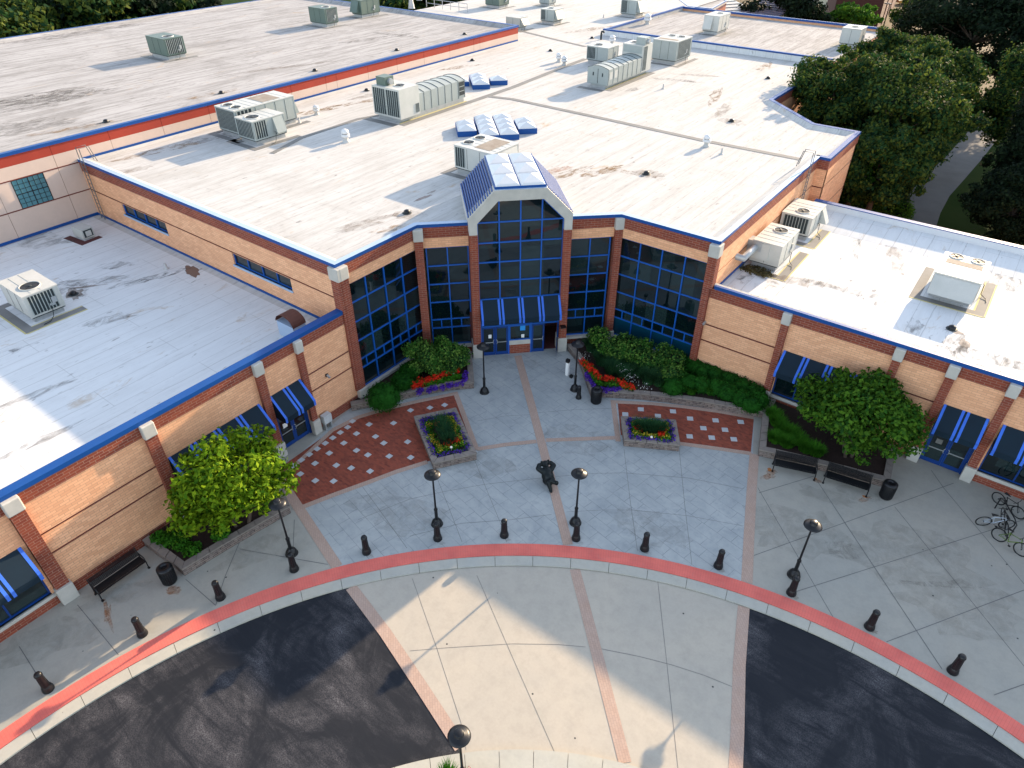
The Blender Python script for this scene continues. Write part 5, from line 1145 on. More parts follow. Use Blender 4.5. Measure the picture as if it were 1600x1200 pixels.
# ---------------------------------------------------------------- bicycles
def bicycle(P, Q, col_, label, lean=.12, bar=True):
    """P, Q: pixels of rear and front wheel contact"""
    a, c = G(*P), G(*Q); ang = math.atan2(c[1] - a[1], c[0] - a[0]); cx, cy = (a[0] + c[0]) / 2, (a[1] + c[1]) / 2; r = .34
    e = empty('bicycle', (cx, cy, 0), ang, label=label, cat='bicycle', group='bicycles parked by the right wall'); e.rotation_euler = (lean, 0, ang)
    for x in (-.52, .52):
        mb = MB(); N = 28; mb.tube([(x + r * cos(2 * pi * k / N), 0, r + r * sin(2 * pi * k / N)) for k in range(N + 1)], .024, 'rubber', 7, False); w_ = mb.build('wheel', e)
        mb = MB(); mb.tube([(x + (r - .03) * cos(2 * pi * k / N), 0, r + (r - .03) * sin(2 * pi * k / N)) for k in range(N + 1)], .010, 'unit_dark', 5, False); mb.build('rim', w_)
        mb = MB()
        for k in range(14): t_ = 2 * pi * k / 14; mb.tube([(x, 0, r), (x + (r - .03) * cos(t_), 0, r + (r - .03) * sin(t_))], .0035, 'galv', 3, False)
        mb.tube([(x, -.05, r), (x, .05, r)], .022, 'unit_dark', 8); mb.build('spoke', w_)
    mb = MB(); bbk, seat, head, hb = (-.08, 0, .30), (-.22, 0, .80), (.34, 0, .78), (.38, 0, .66)
    for p, q, rr_ in ((bbk, seat, .018), (bbk, hb, .023), ((-.2, 0, .74), head, .018), (bbk, (-.52, .05, r), .012), (bbk, (-.52, -.05, r), .012), ((-.2, 0, .72), (-.52, .05, r), .010), ((-.2, 0, .72), (-.52, -.05, r), .010), (head, hb, .024)): mb.tube([p, q], rr_, col_, 8)
    mb.build('frame', e)
    mb = MB(); 
    for s_ in (-.05, .05): mb.tube([(.39, s_, .64), (.52, s_, r)], .014, 'rubber', 6)
    mb.tube([(.39, -.05, .64), (.39, .05, .64)], .02, 'rubber', 6); mb.build('fork', e)
    mb = MB(); mb.tube([(.34, 0, .78), (.31, 0, .92)], .014, 'rubber', 6); mb.tube([(.27, -.31, .95), (.33, -.1, .94), (.33, .1, .94), (.27, .31, .95)], .014, 'rubber', 6); mb.build('handlebar', e)
    mb = MB(); mb.tube([(-.22, 0, .8), (-.24, 0, .9)], .012, 'galv', 6); mb.hexa([(-.38, -.08, .9), (-.38, .08, .9), (-.1, .02, .9), (-.1, -.02, .9)], [(-.38, -.07, .94), (-.38, .07, .94), (-.1, .018, .93), (-.1, -.018, .93)], 'rubber'); mb.build('saddle', e)
    mb = MB(); mb.tube([(-.08, -.07, .30), (.06, -.09, .2)], .010, 'rubber', 5); mb.tube([(-.08, .07, .30), (-.22, .09, .4)], .010, 'rubber', 5); mb.box(.02, .12, -.17, -.08, .185, .215, 'rubber'); mb.box(-.28, -.18, .08, .17, .385, .415, 'rubber'); mb.lathe([(.09, -.002), (.09, .002)], 'rubber', n=14) if False else None; mb.build('pedal', e)
bicycle((1527, 820), (1573, 826), 'bike_white', 'white-framed bicycle parked nearest the benches')
bicycle((1554, 842), (1593, 868), 'bike_green', 'black and yellow-green bicycle, lowest of the group', -.1)
bicycle((1554, 784), (1590, 810), 'rubber', 'all-black bicycle closest to the brick wall', .1)
bicycle((1574, 848), (1562, 800), 'rubber', 'black bicycle standing crosswise between the others', -.2)
mb = MB(place((*G(1566, 815), 0), .5)); mb.tube([(-.0, -.9, 0), (0, -.9, .75), (0, -.6, .85), (0, .6, .85), (0, .9, .75), (0, .9, 0)], .03, 'black_metal', 8); mb.build('bike_rack', label='black tube bike rack between the bicycles', cat='bike rack')

# ---------------------------------------------------------------- bear statue lounging on its back, hands behind its head
def bear():
    x, y = G(857, 756); ang = math.atan2(1, -1) + .14   # long axis: feet towards the road, head towards the entrance
    bmh = bmesh.new()
    def ell(c, r, rot=None):
        M = Matrix.Translation(c) @ (rot or Matrix.Identity(4)) @ Matrix.Diagonal((*r, 1)); bmesh.ops.create_uvsphere(bmh, u_segments=20, v_segments=14, radius=1, matrix=M)
    def limb(pts, rs):
        for i in range(len(pts) - 1):
            p, q = Vector(pts[i]), Vector(pts[i + 1]); n = 9
            for k in range(n + 1): f = k / n; rr_ = rs[i] * (1 - f) + rs[i + 1] * f; ell(p.lerp(q, f), (rr_,) * 3)
    # local axes: +X towards the head, Z up, Y left
    tilt = Matrix.Rotation(-.72, 4, 'Y')
    ell((0.0, 0, .40), (.42, .47, .38)); ell((.22, 0, .56), (.50, .46, .38), tilt); ell((.44, 0, .78), (.38, .42, .30), tilt); ell((.10, 0, .64), (.34, .38, .30), tilt)
    ell((.66, 0, .93), (.22, .22, .20))                       # neck
    ell((.84, 0, 1.14), (.26, .28, .26)); ell((.64, 0, 1.24), (.16, .15, .13)); ell((.52, 0, 1.27), (.08, .09, .07))   # head, muzzle, nose
    for s_ in (-1, 1):
        ell((.92, s_ * .25, 1.34), (.06, .10, .10))           # ears
        limb([(.50, s_ * .34, .86), (.66, s_ * .60, 1.02), (.86, s_ * .46, 1.12), (.96, s_ * .20, 1.06)], [.21, .18, .15, .13])
    limb([(-.05, .20, .36), (-.40, .16, .58), (-.66, .10, .18)], [.22, .18, .14]); ell((-.76, .10, .11), (.19, .13, .11))     # planted leg
    limb([(-.05, -.20, .38), (-.38, -.06, .68), (-.62, -.30, .62)], [.22, .18, .15]); ell((-.70, -.36, .66), (.12, .14, .20))   # crossed leg, sole up
    ell((.1, 0, .16), (.32, .30, .16))
    me = bpy.data.meshes.new('bear_statue'); bmh.to_mesh(me); bmh.free(); me.materials.append(MATS['bronze'])
    o = bpy.data.objects.new('bear_statue', me); col.objects.link(o)
    o.scale = (.75, .72, .75)
    r = o.modifiers.new('remesh', 'REMESH'); r.mode = 'VOXEL'; r.voxel_size = .028; r.use_smooth_shade = True
    s_ = o.modifiers.new('smooth', 'SMOOTH'); s_.factor = .5; s_.iterations = 4
    o.location = (x, y, .0); o.rotation_euler = (0, 0, ang)
    tag(o, 'dark bronze bear lounging with its paws behind its head and legs crossed', 'statue')
bear()

# ---------------------------------------------------------------- raised beds and planters
def bed(name, label, pts, closed, h=.5, w=.32, soil=None, cat='raised bed'):
    e = empty(name, (0, 0, 0), label=label, cat=cat)
    cx = sum(p[0] for p in pts) / len(pts); cy = sum(p[1] for p in pts) / len(pts)
    e.location = (cx, cy, 0); L = [(p[0] - cx, p[1] - cy) for p in pts]
    if closed: L = L + [L[0]]
    inner = offset(L, -w); 
    if closed:
        ext = offset(L[-2:-1] + L + L[1:2], -w); inner = ext[1:-1]
    mb = MB()
    for i in range(len(L) - 1): mb.prism([L[i], L[i + 1], inner[i + 1], inner[i]], -.1, h - .09, 'stack_stone')
    mb.build('stone_wall', e)
    mb = MB(); oo = offset(L, .03)
    if closed: oo = offset(L[-2:-1] + L + L[1:2], .03)[1:-1]
    for i in range(len(L) - 1):
        a, b_, c, d = oo[i], oo[i + 1], inner[i + 1], inner[i]; n = max(1, int(math.dist(a, b_) / .6))
        for k in range(n):
            f0, f1 = k / n + .006, (k + 1) / n - .006; lp = lambda p, q, f: (p[0] + (q[0] - p[0]) * f, p[1] + (q[1] - p[1]) * f)
            mb.prism([lp(a, b_, f0), lp(a, b_, f1), lp(d, c, f1), lp(d, c, f0)], h - .088, h + random.uniform(-.004, .004), 'stone_wall_cap')
    mb.build('cap_stone', e)
    sp = [(p[0] - cx, p[1] - cy) for p in soil] if soil else inner[:-1]
    mb = MB(); mb.sheet(sp, h - .12, 'mulch'); mb.build('soil', e)
    return e
# order the outlines so that the inside lies on the right side of travel
PL = [(-23.0, 21.2), (-21.6, 23.25), (-18.15, 20.95), (-19.5, 18.95)]
PR = [(-13.4, 28.4), (-10.75, 30.0), (-9.6, 28.2), (-12.25, 26.75)]
bed('planter', 'left stone planter box full of flowers, long side towards the road', PL, True, cat='planter')
bed('planter', 'right stone planter box full of flowers, beside the brick paving with tiles', PR, True, cat='planter')
EL = [(-26.75, 19.75), (-25.85, 21.0), (-25.25, 22.1), (-24.4, 23.45), (-23.45, 24.75), (-22.35, 25.85), (-24.1, 27.75), (-24.9, 28.5)]
bed('raised_bed', 'curved stone bed left of the entrance with round boxwoods and red flowers', EL[::-1], False, soil=EL + [(-27.2, 27), (-27.2, 20.6)])
ER = [(-20.0, 32.85), (-18.4, 31.85), (-16.05, 29.4), (-15.25, 30.0), (-13.6, 31.0), (-11.9, 31.85), (-10.2, 32.6), (-8.4, 33.25), (-6.95, 33.8)]
bed('raised_bed', 'long stone bed right of the entrance packed with shrubs and grasses', ER[::-1], False, soil=ER + [(-7.2, 35.4), (-12, 35.5), (-18.4, 35.4), (-19.9, 34.2)])
TR = [(-7.1, 35.3), (-7.0, 33.9), (-5.95, 30.5), (-5.15, 30.75), (-3.2, 31.3), (-.5, 31.95), (.35, 32.15), (-.05, 35.3)]
bed('raised_bed', 'stone tree bed behind the two black benches', TR[::-1], False, soil=[(x, y) for x, y in TR])
TL = [(-27.0, 6.8), (-23.95, 6.95), (-23.7, 8.95), (-23.45, 10.6), (-23.15, 12.35), (-25.5, 13.4), (-27.0, 13.9)]
bed('raised_bed', 'stone tree bed against the left brick wall under the bright green tree', TL[::-1], False, soil=TL)

# curved brown hood peeking over the left wing parapet, guard rail at the far roof edge
x, y = G(463, 512, 5.6); e = empty('roof_hood', (x - .4, y, ZRL), label='rusty brown curved hood rising behind the left wing parapet', cat='roof hood')
mb = MB(); n = 10
flat('hood_brown', (.13, .05, .035), (.10, .04, .03), 3)
pr_h = [(.75 * cos(pi * k / n), .9 + .55 * sin(pi * k / n)) for k in range(n + 1)]
mb.add([(a, -.45, z) for a, z in pr_h] + [(a, .45, z) for a, z in pr_h], [(k, k + 1, n + 2 + k, n + 1 + k) for k in range(n)], 'hood_brown'); mb.build('hood', e)
mb = MB(); mb.box(-.7, .7, -.42, .42, 0, .92, 'coping_pale'); mb.build('base', e)
e = empty('guard_rail', (*G(690, 14, ZRU), ZRU), label='thin grey guard rail on the far roof edge by the tall flues', cat='railing')
mb = MB()
for k in range(6): mb.tube([(-3 + 1.6 * k, 0, 0), (-3 + 1.6 * k, 0, 1.1)], .05, 'galv', 6)
for z in (.55, 1.1): mb.tube([(-3, 0, z), (5, 0, z)], .045, 'galv', 6)
mb.build('rail', e)
# ---------------------------------------------------------------- planting
def clump_grid(pts, z, r, step, jit=.12, rz=None, seed=0):
    """fill a polygon with small clumps"""
    rd = random.Random(seed); xs = [p[0] for p in pts]; ys = [p[1] for p in pts]; out = []
    def inside(x, y):
        c = False; n = len(pts)
        for i in range(n):
            (x1, y1), (x2, y2) = pts[i], pts[(i + 1) % n]
            if (y1 > y) != (y2 > y) and x < (x2 - x1) * (y - y1) / (y2 - y1) + x1: c = not c
        return c
    x = min(xs)
    while x < max(xs):
        y = min(ys)
        while y < max(ys):
            a, b_ = x + rd.uniform(-jit, jit), y + rd.uniform(-jit, jit)
            if inside(a, b_): q = r * rd.uniform(.75, 1.2); out.append((a, b_, z + (rz or r) * .6 + rd.uniform(-.05, .05), q, q, (rz or r) * rd.uniform(.8, 1.2)))
            y += step
        x += step
    return out
def path_clumps(pts, z, r, step, n=1, spread=.1, seed=0):
    rd = random.Random(seed); out = []
    for i in range(len(pts) - 1):
        L = math.dist(pts[i], pts[i + 1]); k = max(1, int(L / step))
        for j in range(k):
            f = (j + .5) / k
            for _ in range(n): out.append((pts[i][0] + (pts[i + 1][0] - pts[i][0]) * f + rd.uniform(-spread, spread), pts[i][1] + (pts[i + 1][1] - pts[i][1]) * f + rd.uniform(-spread, spread), z + r * .5, r * rd.uniform(.7, 1.2), r * rd.uniform(.7, 1.2), r * rd.uniform(.7, 1.1)))
    return out
def blades(name, centers, n, h, m, label, cat, seed=0, kind=None, wid=.019, lean=.55, group=None):
    """tuft of arching grass blades around each centre (x, y, z, radius)"""
    rng = np.random.default_rng(seed); V = []; F = []
    for i in range(n):
        c = centers[i % len(centers)]; a = rng.uniform(0, 2 * pi); r = c[3] * rng.random() ** .5; b_ = (c[0] + r * cos(a) * .5, c[1] + r * sin(a) * .5, c[2]); a += rng.normal() * .5
        H = h * rng.uniform(.6, 1.1); l_ = lean * rng.uniform(.3, 1.2) * H; w = wid * rng.uniform(.7, 1.4); px, py = -sin(a) * w, cos(a) * w; o = len(V)
        for t_ in (0, .4, .75, 1.):
            x_, y_ = b_[0] + cos(a) * l_ * t_ ** 1.8, b_[1] + sin(a) * l_ * t_ ** 1.8; z_ = b_[2] + H * (t_ - .35 * lean * t_ ** 3); k = 1 - t_ * .9
            V += [(x_ - px * k, y_ - py * k, z_), (x_ + px * k, y_ + py * k, z_)]
        F += [(o + 2 * j, o + 2 * j + 1, o + 2 * j + 3, o + 2 * j + 2) for j in range(3)]
    me = bpy.data.meshes.new(name); me.from_pydata(V, [], F); me.materials.append(MATS[m]); me.update()
    o = bpy.data.objects.new(name, me); col.objects.link(o); return tag(o, label, cat, group, kind)
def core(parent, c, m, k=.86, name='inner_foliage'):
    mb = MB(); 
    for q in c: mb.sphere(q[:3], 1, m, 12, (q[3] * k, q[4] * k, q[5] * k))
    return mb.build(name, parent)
ZS = .38
def lerp2(p, q, f): return (p[0] + (q[0] - p[0]) * f, p[1] + (q[1] - p[1]) * f)
def planter_flowers(P, tag_, seed):
    c = (sum(p[0] for p in P) / 4, sum(p[1] for p in P) / 4)
    sh = lambda f: [lerp2(c, p, f) for p in P]
    o1, o2 = sh(.78), sh(.58)
    ring_ = path_clumps(o1 + [o1[0]], ZS, .17, .2, 1, .06, seed)
    leaves('petunias', None, ring_, 1500, .055, 'petal_purple', seed=seed, label='purple flower edging of the ' + tag_, cat='flowers', kind='stuff'); leaves('petunia_leaves', None, [(q[0], q[1], q[2] - .06, q[3], q[4], q[5]) for q in ring_], 1500, .055, 'leaf_mid', seed=seed + 1, label='green leaves under the purple edging of the ' + tag_, cat='leaves', kind='stuff')
    r2 = path_clumps(o2 + [o2[0]], ZS, .2, .24, 2, .14, seed + 2)
    leaves('bedding_leaves', None, r2, 2600, .06, 'leaf_bright', seed=seed + 3, label='bright green bedding plants inside the ' + tag_, cat='bedding plants', kind='stuff')
    rd = random.Random(seed)
    leaves('yellow_flowers', None, [(q[0], q[1], q[2] + .12, q[3] * .8, q[4] * .8, .12) for q in r2 if rd.random() < .55], 700, .05, 'petal_yellow', seed=seed + 4, label='yellow and orange flowers ringing the ' + tag_, cat='flowers', kind='stuff')
    ax = 0 if math.dist(P[0], P[1]) > math.dist(P[1], P[2]) else 1
    m1 = lerp2(P[1], P[2], .5) if ax == 0 else lerp2(P[0], P[1], .5); m2 = lerp2(P[3], P[0], .5) if ax == 0 else lerp2(P[2], P[3], .5)
    leaves('red_flowers', None, [(*lerp2(c, m, .42), ZS + .22, .28, .28, .14) for m in (m1, m2)] + [(*lerp2(c, P[2], .38), ZS + .22, .2, .2, .12)], 420, .055, 'petal_red', seed=seed + 5, label='patches of red flowers in the ' + tag_, cat='flowers', kind='stuff')
    cs = [(*lerp2(m1, m2, f), ZS, .38) for f in (.3, .42, .5, .58, .7)]
    blades('ornamental_grass', cs, 1700, .85, 'leaf_grassy', 'spiky dark green grass tuft in the middle of the ' + tag_, 'ornamental grass', seed + 6)
planter_flowers(PL, 'left stone planter', 20); planter_flowers(PR, 'right stone planter', 40)
for P, lb in (((705, 699), 'left stone planter'), ((1018, 683), 'right stone planter'), ((709, 585), 'bed left of the entrance')):
    x, y = G(*P, ZS + .25); mb = MB(place((x, y, ZS))); mb.lathe([(.02, 0), (.02, .2), (.07, .22), (.08, .27), (.05, .32), (.01, .33)], 'lamp_glass', n=10); mb.build('garden_spotlight', label='tiny white spotlight in the ' + lb, cat='garden light')
# left entrance bed
def boxwood(c, lb, seed, n=4500, m='leaf_box', k=.9):
    cs = [(c[0], c[1], c[2], c[3], c[3], c[4])]; rd = random.Random(seed)
    for _ in range(9):
        a, e_ = rd.uniform(0, 2 * pi), rd.uniform(.1, 1.2); q = c[3] * .42; cs.append((c[0] + cos(a) * cos(e_) * c[3] * .62, c[1] + sin(a) * cos(e_) * c[3] * .62, c[2] + sin(e_) * c[4] * .6, q, q, q))
    e = empty('boxwood', (c[0], c[1], ZS), label=lb, cat='shrub', group='round clipped boxwoods'); L = [(q[0] - c[0], q[1] - c[1], q[2] - ZS, *q[3:]) for q in cs]
    core(e, L, m, .93); leaves('foliage', e, L, n, .055, m, shell=.88, seed=seed); return e
x, y = G(600, 622, .9); boxwood((x, y, .95, .95, .72), 'largest round boxwood at the left end of the entrance bed', 1, 6500)
x, y = G(628, 596, .9); boxwood((x, y, .85, .62, .55), 'middle clipped boxwood in the entrance bed, behind the largest one', 2)
x, y = G(640, 580, .9); boxwood((x, y, .9, .62, .5), 'boxwood farthest back in the left entrance bed, against the big shrub', 3)
def shrub(name, lb, cs, n, size, m, seed, group=None, shell=.7, stems=True, cat='shrub'):
    cx = sum(c[0] for c in cs) / len(cs); cy = sum(c[1] for c in cs) / len(cs); L = [(c[0] - cx, c[1] - cy, *c[2:]) for c in cs]
    e = empty(name, (cx, cy, 0), label=lb, cat=cat, group=group)
    if stems:
        mb = MB()
        for c in L: mb.tube([(c[0] * .7, c[1] * .7, .1), (c[0], c[1], c[2])], [.03, .015], 'bark', 5)
        mb.build('stem', e)
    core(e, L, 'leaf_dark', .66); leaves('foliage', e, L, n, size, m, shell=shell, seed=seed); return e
rd = random.Random(5); cs = []
for k in range(26):
    f, w = rd.random(), rd.random(); p = lerp2(lerp2((-26.6, 24.6), (-24.9, 27.7), f), lerp2((-25.0, 24.0), (-23.7, 26.4), f), w); q = rd.uniform(.45, .62); cs.append((p[0], p[1], rd.uniform(.9, 2.15), q, q, q * .9))
shrub('hedge_shrub', 'big blocky leafy shrub left of the entrance doors', cs, 15000, .085, 'leaf_hedge', 6)
def flower_band(lb, pts, n, m, z=.2, r=.22, seed=0, size=.07, spread=.1, name='red_flowers'):
    return leaves(name, None, path_clumps(pts, ZS + z, r, .25, 2, spread, seed), n, size, m, seed=seed, label=lb, cat='flowers', kind='stuff')
gz = lambda *L: [G(*p, .6) for p in L]
flower_band('drift of red flowers in front of the big shrub left of the entrance', gz((645, 602), (660, 598), (675, 592), (695, 583), (716, 578)), 1500, 'petal_red', seed=50, spread=.2)
flower_band('green leaves between the red flowers of the left entrance bed', gz((645, 602), (660, 598), (675, 592), (695, 583), (716, 578)), 1400, 'leaf_mid', .12, .22, 150, spread=.2, name='flower_leaves')
flower_band('green foliage row between red and purple flowers, left bed', gz((665, 601), (690, 595), (720, 587)), 1200, 'leaf_bright', .08, .18, 51, .06, name='flower_leaves')
flower_band('purple flower edging of the left entrance bed', gz((650, 610), (680, 605), (710, 600), (725, 594), (727, 580)), 1500, 'petal_purple', .05, .17, 52, .05, .12, name='purple_flowers')
# right entrance bed
cs = []
for k in range(40):
    f, w = rd.random(), rd.random(); p = lerp2(lerp2((-18.9, 34.0), (-13.0, 34.9), f), lerp2((-17.7, 32.9), (-12.6, 33.2), f), w); q = rd.uniform(.45, .65); cs.append((p[0], p[1], rd.uniform(.9, 1.6) - .1 * f, q, q, q * .85))
shrub('hedge_shrub', 'long leafy shrub hedge right of the entrance below the teal panels', cs, 18000, .085, 'leaf_hedge', 8)
rb = 0
for i, P in enumerate(((1060, 560), (1085, 572), (1058, 586), (1075, 598), (1100, 580), (1118, 584), (1095, 600), (1120, 603), (1140, 592), (1138, 612), (1160, 603), (1160, 622), (1180, 612), (1175, 630), (1052, 604), (1185, 624))):
    x, y = G(*P, .8); boxwood((x, y, .72, .66, .5), 'mounded boxwood %s' % ['at the far left back of the row under the tan wall', 'second in the back row under the tan wall', 'in the left front of the boxwood mass', 'low in front left, by the grasses', 'third in the back row', 'fourth in the back row', 'in the centre of the boxwood mass', 'in the middle front row', 'fifth in the back row, right half', 'front row right of centre, above the stone wall', 'sixth in the back row', 'front row near the right end', 'last of the back row beside the brick pier', 'front right corner of the boxwood mass', 'front left end beside the dark grasses', 'at the very right end of the bed next to the sill'][i], 60 + i, 2200)
cg = [(*G(*P, .5), ZS, .7) for P in ((925, 545), (935, 552), (950, 562), (965, 570), (985, 575), (1000, 585), (1020, 582), (1012, 595), (1030, 598), (955, 580), (940, 566), (975, 590), (1045, 572))]
blades('ornamental_grass', cg, 9000, 1.0, 'leaf_grassy', 'drift of dark fine grasses in front of the right hedge', 'ornamental grass', 70, 'stuff')
cg = [(*G(*P, .5), ZS, .5) for P in ((1095, 607), (1110, 612), (1080, 612))]
blades('ornamental_grass', cg, 1500, .8, 'leaf_bright', 'bright arching grass hanging over the stone wall right of the entrance', 'ornamental grass', 71)
leaves('white_flowers', None, [(*G(*P, .9), 1.0, .5, .4, .2) for P in ((975, 578), (985, 592), (912, 558), (1005, 605))], 160, .035, 'petal_white', seed=72, label='scattered tiny white blossoms among the dark grasses', cat='flowers', kind='stuff')
flower_band('curving line of red flowers in the right entrance bed', gz((909, 566), (917, 572), (928, 582), (935, 590), (950, 594), (962, 595), (975, 603), (988, 607)), 1400, 'petal_red', seed=73, spread=.12)
flower_band('green leaves between the red flowers of the right entrance bed', gz((909, 566), (917, 572), (928, 582), (935, 590), (950, 594), (962, 595), (975, 603), (988, 607)), 1500, 'leaf_mid', .12, .22, 151, spread=.12, name='flower_leaves')
flower_band('purple flower edging of the right entrance bed', gz((914, 580), (922, 592), (930, 606), (950, 608), (970, 607)), 1600, 'petal_purple', .05, .18, 74, .05, .1, name='purple_flowers')
flower_band('bright green clumps between red and purple flowers, right bed', gz((922, 582), (930, 595), (942, 600), (962, 602)), 900, 'leaf_bright', .1, .18, 75, .07, .08, name='flower_leaves')
# tree beds: groundcover
leaves('groundcover', None, [(*G(*P, .5), ZS + .1, .4, .4, .25) for P in ((262, 845), (250, 840), (285, 850), (300, 858), (345, 835), (275, 838))], 2600, .07, 'leaf_bright', seed=80, label='bright low plants in the mulch under the left tree', cat='ground plants', kind='stuff')
cg = [(*G(*P, .5), ZS, .8) for P in ((1208, 648), (1215, 660), (1222, 672), (1235, 675), (1212, 685), (1230, 692), (1260, 700), (1275, 705), (1248, 688))]
blades('ornamental_grass', cg, 5000, .55, 'leaf_bright', 'loose green grass clumps left of the right tree', 'ornamental grass', 81)

# ---------------------------------------------------------------- trees
def tree(name, lb, base, H, crown, n, size, m, seed, trunk_r=.14, cat='tree', group=None, nb=26, shell=.55, corem='leaf_dark', multi=1, kcore=.5, flatk=.8, blobr=.34):
    """crown = (cx, cy, cz, rx, ry, rz) in world metres; built round its own base"""
    rd = random.Random(seed); bx, by, bz = base; e = empty(name, base, label=lb, cat=cat, group=group)
    cx, cy, cz, rx, ry, rz = crown; cx -= bx; cy -= by; cz -= bz; cs = []
    for k in range(nb):
        u = rd.uniform(-1, 1); a = rd.uniform(0, 2 * pi); q = rd.uniform(.45, 1.0) ** .6; s_ = math.sqrt(1 - u * u)
        r = rd.uniform(.6, 1.25) * blobr; cs.append((cx + rx * s_ * cos(a) * q * .8, cy + ry * s_ * sin(a) * q * .8, cz + rz * u * q * .8, rx * r, ry * r, rz * r * flatk))
    for k in range(nb // 2):
        u = rd.uniform(-.6, 1); a = rd.uniform(0, 2 * pi); q = rd.uniform(.9, 1.12); s_ = math.sqrt(1 - u * u); r = rd.uniform(.3, .55) * blobr; cs.append((cx + rx * s_ * cos(a) * q * .92, cy + ry * s_ * sin(a) * q * .92, cz + rz * u * q * .88, rx * r, ry * r, rz * r * flatk))
    mb = MB(); L0 = (0, 0, 0)
    for t_ in range(multi):
        o_ = (rd.uniform(-.3, .3) * (multi > 1), rd.uniform(-.3, .3) * (multi > 1)); top = (cx * .6 + o_[0] * 3, cy * .6 + o_[1] * 3, max(.8, cz - rz * .35))
        mb.tube([(o_[0], o_[1], 0), (o_[0] + top[0] * .3, o_[1] + top[1] * .3, top[2] * .5), top], [trunk_r, trunk_r * .8, trunk_r * .55], 'bark', 9)
        for c in cs[t_::multi][:16]: mb.tube([top, ((top[0] + c[0]) / 2, (top[1] + c[1]) / 2, (top[2] + c[2]) / 2 - .1), c[:3]], [trunk_r * .4, trunk_r * .22, trunk_r * .08], 'bark', 6)
    mb.build('trunk', e)
    cr = leaves('crown', e, cs, n, size, m, shell=shell, seed=seed)
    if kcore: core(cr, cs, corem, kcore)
    return e
cx, cy = G(357, 762, 3.0)
tree('ornamental_tree', 'small lime-green tree in the left stone bed', (cx - .1, cy + .1, ZS), 5, (cx - .1, cy + .25, 3.1, 2.35, 3.0, 2.35), 11500, .125, 'leaf_lime', 91, .09, nb=34, multi=3, kcore=0, shell=.40, blobr=.33)
cx2, cy2 = G(1352, 650, 3.0)
tree('ornamental_tree', 'small green tree in the stone bed behind the benches', (cx2, cy2 - .3, ZS), 5, (cx2 - .25, cy2 + .3, 2.9, 3.2, 3.1, 2.1), 15000, .125, 'leaf_mid', 92, .09, nb=36, multi=3, kcore=0, shell=.40, blobr=.33)
grp = 'big broadleaf trees beyond the right roofs'
def big(lb, P, z, r, rz, n, seed, m='leaf_tree', size=.22, base_z=-.15, name='broadleaf_tree', nb=48, **kw):
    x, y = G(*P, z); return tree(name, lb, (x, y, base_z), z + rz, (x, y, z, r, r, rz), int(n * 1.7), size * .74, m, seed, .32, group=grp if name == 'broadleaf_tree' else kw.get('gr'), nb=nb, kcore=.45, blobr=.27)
big('tall tree whose crown overlaps the right end of the white roof', (1312, 150), 8.5, 5.0, 4.2, 20000, 101)
big('huge central tree crown to the right of the roof, above the low right roof', (1400, 180), 8.0, 6.5, 5.0, 28000, 102)
big('tree at the right side of the big crown, next to the path', (1455, 138), 8.0, 5.2, 4.2, 22000, 103)
big('lower tree in front of the big crown, by the grey path', (1378, 262), 5.5, 3.9, 3.6, 18000, 104)
big('small dark tree close to the corner of the right roof', (1340, 270), 4.2, 3.0, 3.2, 12000, 105, 'leaf_mid', .16)
big('leafy treetop behind the big crown near the lamp posts', (1400, 98), 8.0, 5.6, 4.0, 16000, 106)
big('dark evergreen standing near the parking lot at the upper right', (1530, 38), 9.0, 11.5, 6.5, 26000, 107, 'leaf_dark', .3, name='evergreen_tree', gr='dark evergreens on the right side')
big('dark evergreen at the right edge beside the lawn', (1634, 225), 7.0, 4.0, 6.5, 22000, 108, 'leaf_dark', .2, name='evergreen_tree', gr='dark evergreens on the right side')
big('lowest dark evergreen at the right edge above the right roof', (1590, 318), 4.0, 4.0, 3.6, 18000, 109, 'leaf_dark', .18, name='evergreen_tree', gr='dark evergreens on the right side')
big('brownish green tree at the right edge between the two evergreens and the lot', (1620, 150), 8.0, 4.5, 6.0, 16000, 110, 'leaf_tree', .2)
big('dark evergreen in the top right corner of the picture', (1640, 90), 8.0, 6.0, 7.0, 14000, 111, 'leaf_dark', .25, name='evergreen_tree', gr='dark evergreens on the right side')
for i, (P, r) in enumerate((((1335, 300), 1.3), ((1360, 312), 1.4), ((1385, 318), 1.3), ((1405, 325), 1.1), ((1345, 285), 1.6), ((1320, 305), 1.1))):
    x, y = G(*P, 1.0); shrub('garden_shrub', 'leafy shrub %s behind the right roof edge' % ['second from the left', 'third from the left', 'fourth from the left', 'at the right end beside the path', 'tallest at the back', 'at the left end against the corner'][i], [(x + rd.uniform(-.6, .6) * r, y + rd.uniform(-.6, .6) * r, rd.uniform(.5, 1.3) * r, .6 * r, .6 * r, .6 * r) for _ in range(8)], 3200, .1, ('leaf_hedge', 'leaf_mid')[i % 2], 120 + i, 'shrubs behind the right roof', .6)
def pine(lb, P, z, r, rz, n, seed):
    x, y = G(*P, z); return tree('pine_tree', lb, (x, y, -.15), z + rz, (x, y, z, r, r, rz), n, .32, 'leaf_dark', seed, .4, nb=26, kcore=.45)
pine('tall dark pine beyond the far roof edge in front of the violet roof', (1222, 22), 5.0, 7.5, 5.0, 14000, 130)
x, y = G(1275, 40, 2.0); tree('small_tree', 'bright green young tree right of the pine at the far roof edge', (x, y, -.15), 4, (x, y, 2.2, 4.5, 4.5, 2.2), 5000, .3, 'leaf_hedge', 131, .15, nb=16, kcore=.5)
x, y = G(1338, 28, 4.0); tree('small_tree', 'olive green tree against the brown brick building', (x, y, -.15), 6, (x, y, 3.6, 4.4, 4.4, 3.2), 7000, .28, 'leaf_mid', 132, .2, nb=18, kcore=.5)
